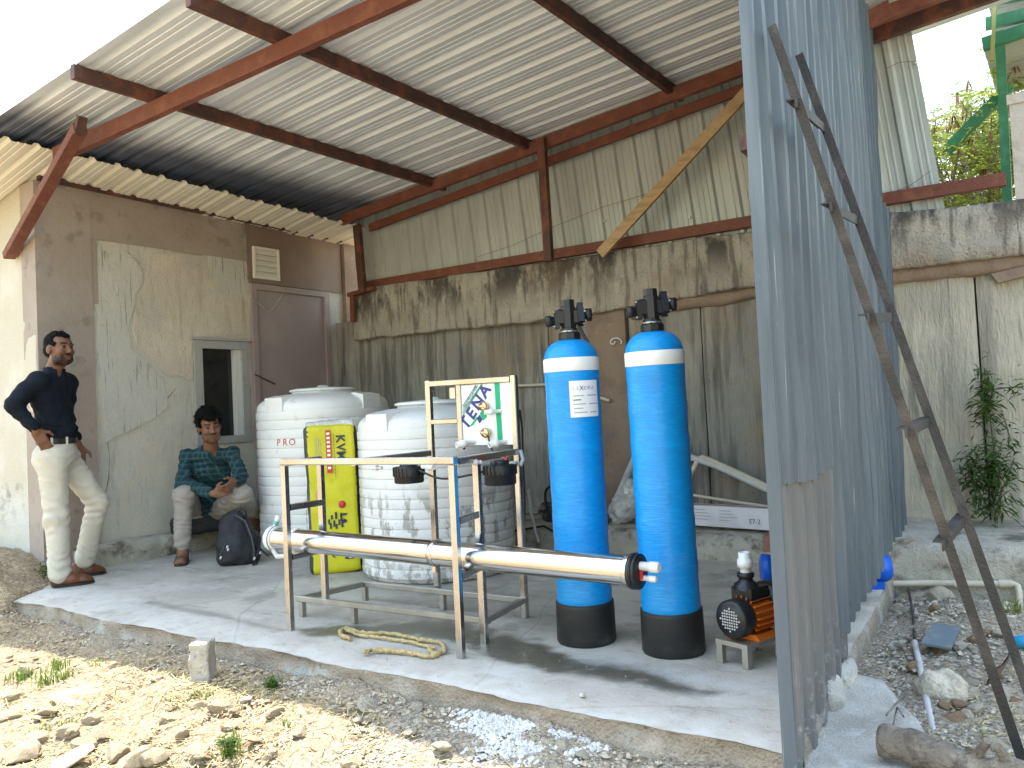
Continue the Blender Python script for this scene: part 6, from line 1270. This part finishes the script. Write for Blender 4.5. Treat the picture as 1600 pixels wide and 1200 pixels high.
def litter():
    # loose gravel, one mass
    m = MB(); base = [Vector(v) for v in ((1, 0, 0), (-1, 0, 0), (0, 1, 0), (0, -1, 0), (0, 0, 1), (0, 0, -1))]; fs = [(0, 2, 4), (2, 1, 4), (1, 3, 4), (3, 0, 4), (2, 0, 5), (1, 2, 5), (3, 1, 5), (0, 3, 5)]
    def peb(p, s):
        R3 = Matrix.Rotation(RNG.uniform(0, 6.28), 3, 'Z') @ Matrix.Rotation(RNG.uniform(-.6, .6), 3, 'X'); vv = [R3 @ Vector((v.x*RNG.uniform(.7, 1.3), v.y*RNG.uniform(.6, 1.1), v.z*RNG.uniform(.4, .8)))*s+Vector(p) for v in base]; m.add(vv, fs)
    def put(n, bx, s0, s1, test=None):
        k = tries = 0
        while k < n and tries < n*8:
            tries += 1
            x, y = RNG.uniform(bx[0], bx[1]), RNG.uniform(bx[2], bx[3])
            if test and not test(x, y): continue
            z = float(gz(x, y))+.030*float(fbm(np.array([[x, y, 0]])*2.3, 3)[0]); peb((x, y, z+.002), RNG.uniform(s0, s1)*RNG.choice((.6, 1, 1, 1.5))); k += 1
    put(4200, (-.95, .35, 2.5, 5.2), .005, .013); put(2600, (-3.0, -.7, 1.6, 2.5), .005, .012); put(500, (-5.8, -2.6, 2.25, 2.52), .005, .012)
    for i in range(420):
        x = RNG.uniform(-5.9, -.9); y = SLAB_Y0+.03+abs(RNG.gauss(0, .16)) if RNG.random() < .6 else RNG.uniform(2.6, 4.6); peb((x, y, .004), RNG.uniform(.0018, .005))
    kind(m.build('grey_gravel', ST_GREY), 'stuff').__setitem__('label', 'loose grey gravel along the slab and in the heap')
    m = MB(); put(4500, (-5.8, -2.0, 1.2, 2.5), .004, .011); kind(m.build('pale_gravel', ST_PALE), 'stuff').__setitem__('label', 'pale gravel strewn over the sunlit soil')
    m = MB(); cc = onz(840, 1165, -.17)
    put(1700, (cc.x-.5, cc.x+.45, cc.y-.35, 2.50), .006, .013, lambda x, y: ((x-cc.x)/.36)**2+((y-cc.y)/.30)**2 < RNG.uniform(.3, 1.0)); kind(m.build('crushed_white_gravel', ST_WHITE), 'stuff').__setitem__('label', 'patch of crushed white gravel below the front edge of the slab')
    m = MB()
    for i in range(4600):
        x, y = RNG.gauss(-2.9, .8), RNG.uniform(1.2, 2.35); z = float(gz(x, y))+.03*float(fbm(np.array([[x, y, 0]])*2.3, 3)[0])+RNG.uniform(.002, .012); a = RNG.uniform(0, 6.28); l = RNG.uniform(.02, .10); d = Vector((math.cos(a), math.sin(a), RNG.uniform(-.15, .25)))*l; s = Vector((-math.sin(a), math.cos(a), 0))*.0016
        p = Vector((x, y, z)); m.add([p-s, p+d-s, p+d+s, p+s+Vector((0, 0, .001))], [(0, 1, 2, 3)])
    for i in range(250):
        p = onground(RNG.uniform(1440, 1600), RNG.uniform(1080, 1199)); a = RNG.uniform(0, 6.28); l = RNG.uniform(.02, .05); d = Vector((math.cos(a), math.sin(a), RNG.uniform(-.1, .3)))*l; s = Vector((-math.sin(a), math.cos(a), 0))*.0015; p.z += .015; m.add([p-s, p+d-s, p+d+s, p+s+Vector((0, 0, .001))], [(0, 1, 2, 3)])
    kind(m.build('dry_straw', STRAW), 'stuff').__setitem__('label', 'dry straw bits scattered on the soil')
    m = MB()
    def tuft(px, py, n, h, r):
        c = onground(px, py)
        for i in range(n):
            a = RNG.uniform(0, 6.28); q = RNG.uniform(0, r); p = c+Vector((math.cos(a)*q, math.sin(a)*q, -.005)); b = RNG.uniform(0, 6.28); hh = h*RNG.uniform(.5, 1.1); le = Vector((math.cos(b), math.sin(b), 0))*hh*RNG.uniform(.2, .9); s = Vector((-math.sin(b), math.cos(b), 0))*RNG.uniform(.0018, .0035)
            mid = p+le*.4+Vector((0, 0, hh*.65)); m.add([p-s, p+s, mid+s*.8, mid-s*.8, p+le+Vector((0, 0, hh*.85))], [(0, 1, 2, 3), (3, 2, 4)])
    for t in ((35, 1062, 60, .07, .10), (75, 1068, 50, .07, .08), (90, 1045, 40, .08, .06), (430, 1068, 26, .05, .05), (415, 1075, 20, .045, .05), (365, 1165, 30, .09, .04), (355, 1180, 30, .07, .05), (535, 1096, 20, .06, .03), (500, 1070, 20, .04, .05), (300, 1090, 50, .05, .12), (330, 1085, 40, .05, .1), (95, 1140, 30, .05, .06), (60, 1148, 25, .05, .05), (450, 1140, 16, .05, .05), (1590, 965, 40, .12, .06), (1575, 955, 40, .10, .06), (1520, 1150, 14, .05, .06), (260, 1095, 30, .05, .08), (400, 1080, 24, .04, .12), (470, 1108, 20, .04, .1), (150, 1040, 20, .05, .05), (100, 1060, 30, .06, .06)): tuft(*t)
    kind(m.build('grass', GRASS), 'stuff').__setitem__('label', 'sparse green grass blades on the soil')
litter()
def leafy(m, p, d, l, w_, droop=.2):
    d = Vector(d).normalized(); s = d.cross(Vector((0, 0, 1)));
    if s.length < .05: s = Vector((1, 0, 0))
    s = (s.normalized()+Vector((RNG.uniform(-.5, .5), RNG.uniform(-.5, .5), RNG.uniform(-.5, .5)))).normalized()*w_; q = p+d*l*.5+Vector((0, 0, -droop*l*.15)); e = p+d*l+Vector((0, 0, -droop*l)); m.add([p, q+s, e, q-s], [(0, 1, 2, 3)])
def weed(px, py, h, n, label, cat='weed', r=.03):
    c = onground(px, py); T = thing('weed_plant', label, cat, tuple(c)); st = MB(); lf = MB()
    for i in range(n):
        a = RNG.uniform(0, 6.28); top = c+Vector((math.cos(a)*r*2*RNG.random(), math.sin(a)*r*2*RNG.random(), h*RNG.uniform(.6, 1))); st.tube([c, c.lerp(top, .5)+Vector((RNG.uniform(-.01, .01), 0, 0)), top], .0025, 5)
        for k in range(14): t = RNG.uniform(.2, 1); b = RNG.uniform(0, 6.28); leafy(lf, c.lerp(top, t), (math.cos(b), math.sin(b), .3), RNG.uniform(.02, .04), .006)
    wp(st, 'stem', GRASS, T); wp(lf, 'leaves', LEAF, T)
weed(68, 905, .13, 6, 'small green weed in the soil left of the standing man'); weed(425, 1078, .06, 5, 'tiny green weed by the slab edge right of the concrete block'); weed(362, 1188, .10, 5, 'green weed among the pale stones at the bottom edge')
def creeper():
    base = ony(1556, 812, 6.02); T = thing('wall_weed', 'narrow-leaved green weed growing up the joint of the concrete wall', 'plant', tuple(base)); st = MB(); lf = MB()
    def clump(cx, cy, sx, sy, n, y0=6.0):
        for i in range(n):
            x, yv = cx+RNG.gauss(0, sx), cy+RNG.gauss(0, sy); p = ony(x, yv, y0-abs(RNG.gauss(0, .05))-.01); a = RNG.uniform(0, 6.28); leafy(lf, p, (math.cos(a), -abs(math.sin(a))*.5-.1, RNG.uniform(-.6, .5)), RNG.uniform(.04, .09), RNG.uniform(.006, .011), .4)
    for pts in ([(1556, 812), (1550, 760), (1553, 700), (1545, 640), (1538, 575)], [(1548, 800), (1525, 760), (1510, 725)], [(1556, 790), (1575, 745), (1585, 715)], [(1546, 650), (1565, 640), (1580, 690)], [(1543, 610), (1570, 606), (1600, 604)]): st.tube([ony(a, b, 6.0) for a, b in pts], .005, 5)
    clump(1542, 628, 9, 26, 190); clump(1535, 600, 8, 18, 60); clump(1553, 735, 17, 24, 380); clump(1516, 735, 9, 18, 110); clump(1545, 785, 20, 11, 100); clump(1580, 672, 7, 16, 22); clump(1593, 604, 10, 14, 26)
    wp(st, 'stem', BARK, T); wp(lf, 'leaves', LEAF, T)
creeper()
def tree(base, h, spread, label, seed, nb=9, lean=(0, 0)):
    r = random.Random(seed); T = thing('shrub_tree', label, 'tree', tuple(base)); tk = MB(); lf = MB(); pd = MB(); b0 = Vector(base)
    tips = []
    for i in range(nb):
        a = r.uniform(0, 6.28); q = r.uniform(.2, 1); top = b0+Vector((math.cos(a)*spread*q+lean[0], math.sin(a)*spread*q*.7+lean[1], h*r.uniform(.6, 1))); mid = b0.lerp(top, .5)+Vector((r.uniform(-.1, .1), r.uniform(-.1, .1), .1*h)); pts = [b0+Vector((r.uniform(-.05, .05), r.uniform(-.05, .05), 0)), b0.lerp(mid, .5), mid, mid.lerp(top, .5)+Vector((r.uniform(-.06, .06), 0, .04)), top]
        tk.tube(pts, [.020, .015, .010, .007, .003], 6)
        for k in range(16):
            t = r.uniform(.25, 1); j = min(3, int(t*4)); p = pts[j].lerp(pts[j+1], t*4-j) if t < 1 else top; c = r.uniform(0, 6.28); e = p+Vector((math.cos(c), math.sin(c), r.uniform(-.1, .7)))*r.uniform(.12, .38); tk.tube([p, e], [.004, .0015], 4); tips.append(e); tips.append(p.lerp(e, .6))
    for e in tips:
        for n in range(r.randint(2, 4)):
            c = r.uniform(0, 6.28); d = Vector((math.cos(c), math.sin(c), r.uniform(-.7, .4))).normalized(); L = r.uniform(.10, .2); sd = d.cross(Vector((0, 0, 1))).normalized()
            for k in range(8):
                t = (k+1)/8; p = e+d*L*t+Vector((0, 0, -.05*t*t))
                for q in (-1, 1):
                    ll = r.uniform(.022, .042); dd = (sd*q+d*.5).normalized(); w_ = Vector((r.uniform(-1, 1), r.uniform(-1, 1), r.uniform(-1, 1))).normalized()*.007; lf.add([p, p+dd*ll*.5+w_, p+dd*ll, p+dd*ll*.5-w_], [(0, 1, 2, 3)])
        if r.random() < .30:
            for n in range(r.randint(3, 8)): c = r.uniform(0, 6.28); d = Vector((math.cos(c)*.35, math.sin(c)*.35, -1)).normalized(); l = r.uniform(.08, .15); w_ = Vector((-math.sin(c), math.cos(c), 0))*.007; pd.add([e, e+d*l*.5+w_, e+d*l, e+d*l*.5-w_], [(0, 1, 2, 3)])
    wp(tk, 'trunk', BARK, T); kind(wp(lf, 'crown', LEAFY, T), 'stuff'); kind(wp(pd, 'pods', POD, T), 'stuff')
tree((ony(1490, 330, 7.3).x, 7.3, 1.75), 1.75, .55, 'feathery yellow-green shrub with brown pods behind the wall, nearest the gable sheets', 3, 11)
tree((ony(1560, 330, 7.9).x, 7.9, 1.75), 2.0, .60, 'feathery yellow-green shrub behind the wall, next to the block pillar', 8, 11)
tree((ony(1530, 330, 9.0).x, 9.0, 1.75), 2.1, .9, 'taller pale green shrub farther behind the wall under the green shed roof', 15, 11)
# ------------------------------------------------------------------ neighbour's green shed and pillar
def green_shed():
    y = 6.9; T = thing('green_shed', 'green steel shed with a pale sheet roof at the top right corner', 'shed', (ony(1571, 330, y).x, y, 1.75))
    q = ony(1537, 78, y); s = sheet('roof_sheet', GABLE, T, (q.x, y, q.z), (0, 1, 0), (1, 0, .06), 3.0, 1.2, n=(-.06, 0, 1), seed=60, segs=4); s.matrix_parent_inverse = Matrix.Translation(-T.location)
    q2 = ony(1540, -8, y); s = sheet('roof_sheet', GABLE, T, (q2.x, y-.35, q2.z), (0, 1, 0), (1, 0, .06), 3.0, 1.2, n=(-.06, 0, 1), seed=61, segs=4); s.matrix_parent_inverse = Matrix.Translation(-T.location)
    for (a, b, w_) in (((1535, 70), (1625, 40), .09), ((1540, 38), (1625, 18), .085), ((1540, 3), (1625, -14), .07)):
        m = MB(); m.bar(ony(*a, y-.03), ony(*b, y-.03), .05, w_); wp(m, 'purlin', GREENP, T)
    m = MB(); m.bar(ony(1562, 50, y-.02), ony(1575, 330, y-.02), .06, .06, up=(0, 1, 0)); wp(m, 'post', GREENP, T)
    m = MB(); m.bar(ony(1555, -5, y-.12), ony(1550, 95, y-.12), .025, .03, up=(0, 1, 0)); wp(m, 'hanger', mat('yellow_green_rod', (.28, .30, .10), .6), T)
    m = MB(); m.bar(ony(1478, 236, y+.05), ony(1578, 135, y+.05), .075, .06, up=(0, 1, 0)); wp(m, 'brace', GREENP, T)
    m = MB(); q = ony(1590, 120, y+.35); m.bbox((q.x-.08, y+.02, q.z), (q.x+2, y+1.2, q.z+1.2)) if False else None
    m = MB(); m.bbox((ony(1537, 40, y).x, y+.9, ony(1537, 70, y).z), (ony(1700, 40, y).x, y+.95, ony(1537, 0, y).z+.1)); wp(m, 'fascia', GABLE, T)
green_shed()
def pillar():
    y = 6.03; a = ony(1576, 152, y); b = ony(1580, 312, y); T = thing('block_pillar', 'pale concrete pillar standing on the wall cap at the right edge', 'pillar', (a.x+.15, y+.12, b.z)); m = MB(); m.bbox((a.x, y, b.z-.04), (a.x+.4, y+.22, a.z)); wp(m, 'shaft', BLOCKC, T)
    m = MB(); m.bbox((a.x-.012, y-.012, a.z-.05), (a.x+.41, y+.235, a.z+.012)); wp(m, 'top_block', BLOCKC, T)
pillar()
# ------------------------------------------------------------------ odds and ends right of the partition
def odds():
    y = 5.27; pts = [ony(1396, 912, y), ony(1460, 911, y), ony(1530, 912, y), ony(1585, 913, y), ony(1590, 916, y-.01), ony(1592, 925, y-.02), ony(1594, 985, y-.03)]
    T = thing('drain_pipe', 'ivory drain pipe running along the ledge and turning down', 'pipe', tuple(pts[0])); m = MB(); m.tube(pts, .018, 12); wp(m, 'pipe', IVORY, T)
    for p in (1500, 1572): m = MB(); q = ony(p, 912, y); m.lathe([(.023, -.03), (.023, .03)], 14, TR(q, pts[1]-pts[0])); wp(m, 'coupling', IVORY, T)
    a, b = onz(1374, 1158, .012), onz(1650, 1232, .0); pts = [a.lerp(b, t)+Vector((0, 0, .008*math.sin(t*9))) for t in np.linspace(0, 1, 22)]
    T = thing('log', 'weathered grey log lying on the apron and rubble at the bottom right', 'log', tuple(a)); m = MB(); m.tube(pts, [.046+.005*math.sin(i*1.7) for i in range(22)], 14)
    m.v = [tuple(np.array(v)+.010*np.array([float(vnoise(np.array(v)[None]*14+k*9)[0]) for k in range(3)])) for v in m.v]; wp(m, 'trunk', BARK, T)
    for (t, dx, dz) in ((.55, .05, .03), (.8, -.04, .03)): m = MB(); p = a.lerp(b, t); m.tube([p, p+Vector((dx, -.03, .06+dz))], [.018, .012], 8); wp(m, 'branch_stub', BARK, T)
    pts = [onground(x, yv) for x, yv in ((1462, 1158), (1450, 1110), (1440, 1060), (1430, 1010))]; pts = [p+Vector((0, 0, .018)) for p in pts]; tag(MB().tube(pts, .013, 10).build('broken_pipe', GREYPVC), 'dusty grey pipe lying across the gravel heap above the log', 'pipe')
    pts = [onground(x, yv)+Vector((0, 0, .02)) for x, yv in ((1430, 1012), (1427, 965), (1420, 925))]; tag(MB().tube(pts, .007, 8).build('iron_rod', BLACKIRON), 'thin dark rod continuing the grey pipe up the gravel heap', 'rod')
    q = [onground(x, yv)+Vector((0, 0, .045)) for x, yv in ((1440, 1025), (1487, 1033), (1502, 998), (1458, 992))]; m = MB(); m.prism(q, (0, 0, .009)); tag(m.build('tile_scrap', mat('slate_blue_tile', (.13, .17, .20), .5, 0, [dict(col=(.2, .23, .25), sc=9, lo=.5, hi=.7)])), 'slate blue sheet offcut lying on the gravel heap', 'offcut')
    c = [onground(x, yv)+Vector((0, 0, .03)) for x, yv in ((1540, 1086), (1560, 1068), (1574, 1045), (1578, 1018))]; m = MB(); up = Vector((.02, .0, .055))
    rows = np.array([[tuple(p), tuple(p+up*(1-.15*i))] for i, p in enumerate(c)]); m.grid(rows); m.grid((rows+np.array((.006, .004, 0)))[:, ::-1]); tag(m.build('rubber_strip', mat('brown_rubber', (.12, .085, .07), .7)), 'curved brown rubber strip between the ladder rails', 'strip')
    p = onground(1598, 1012)+Vector((.02, 0, .03)); m = MB(); m.lathe([(.0, -.06), (.026, -.058), (.028, .03), (.012, .05), (.012, .065), (0, .065)], 14, TR(p, (.8, .2, .15))); tag(m.build('blue_bottle', mat('blue_plastic', (.03, .30, .55), .35)), 'light blue plastic bottle at the right edge of the rubble', 'bottle')
    p = onz(910, 1087, .006); m = MB(); m.lathe([(.012, 0), (.010, .008), (0, .010)], 8, Matrix.Translation(p)); tag(m.build('pebble', ST_GREY), 'small dark pebble alone on the slab near its front edge', 'pebble')
    m = MB(); pts = []
    for k in range(10): a = k*.8; pts.append(ony(955+6*math.cos(a)+k*1.3, 533+5*math.sin(a), 6.03))
    m.tube(pts, .006, 6); tag(m.build('wire_hook', WHITEP), 'small white wire hook on the wall between the vessel heads', 'hook')
    m = MB(); m.tube([onz(x, yv, -.01) for x, yv in ((1385, 1118), (1402, 1098), (1420, 1085))], .004, 5); m.tube([onz(x, yv, -.01) for x, yv in ((1395, 1135), (1402, 1105), (1412, 1120))], .003, 5); tag(m.build('dry_twig', BARK), 'thin dry twig on the cement apron by the log', 'twig')
odds()
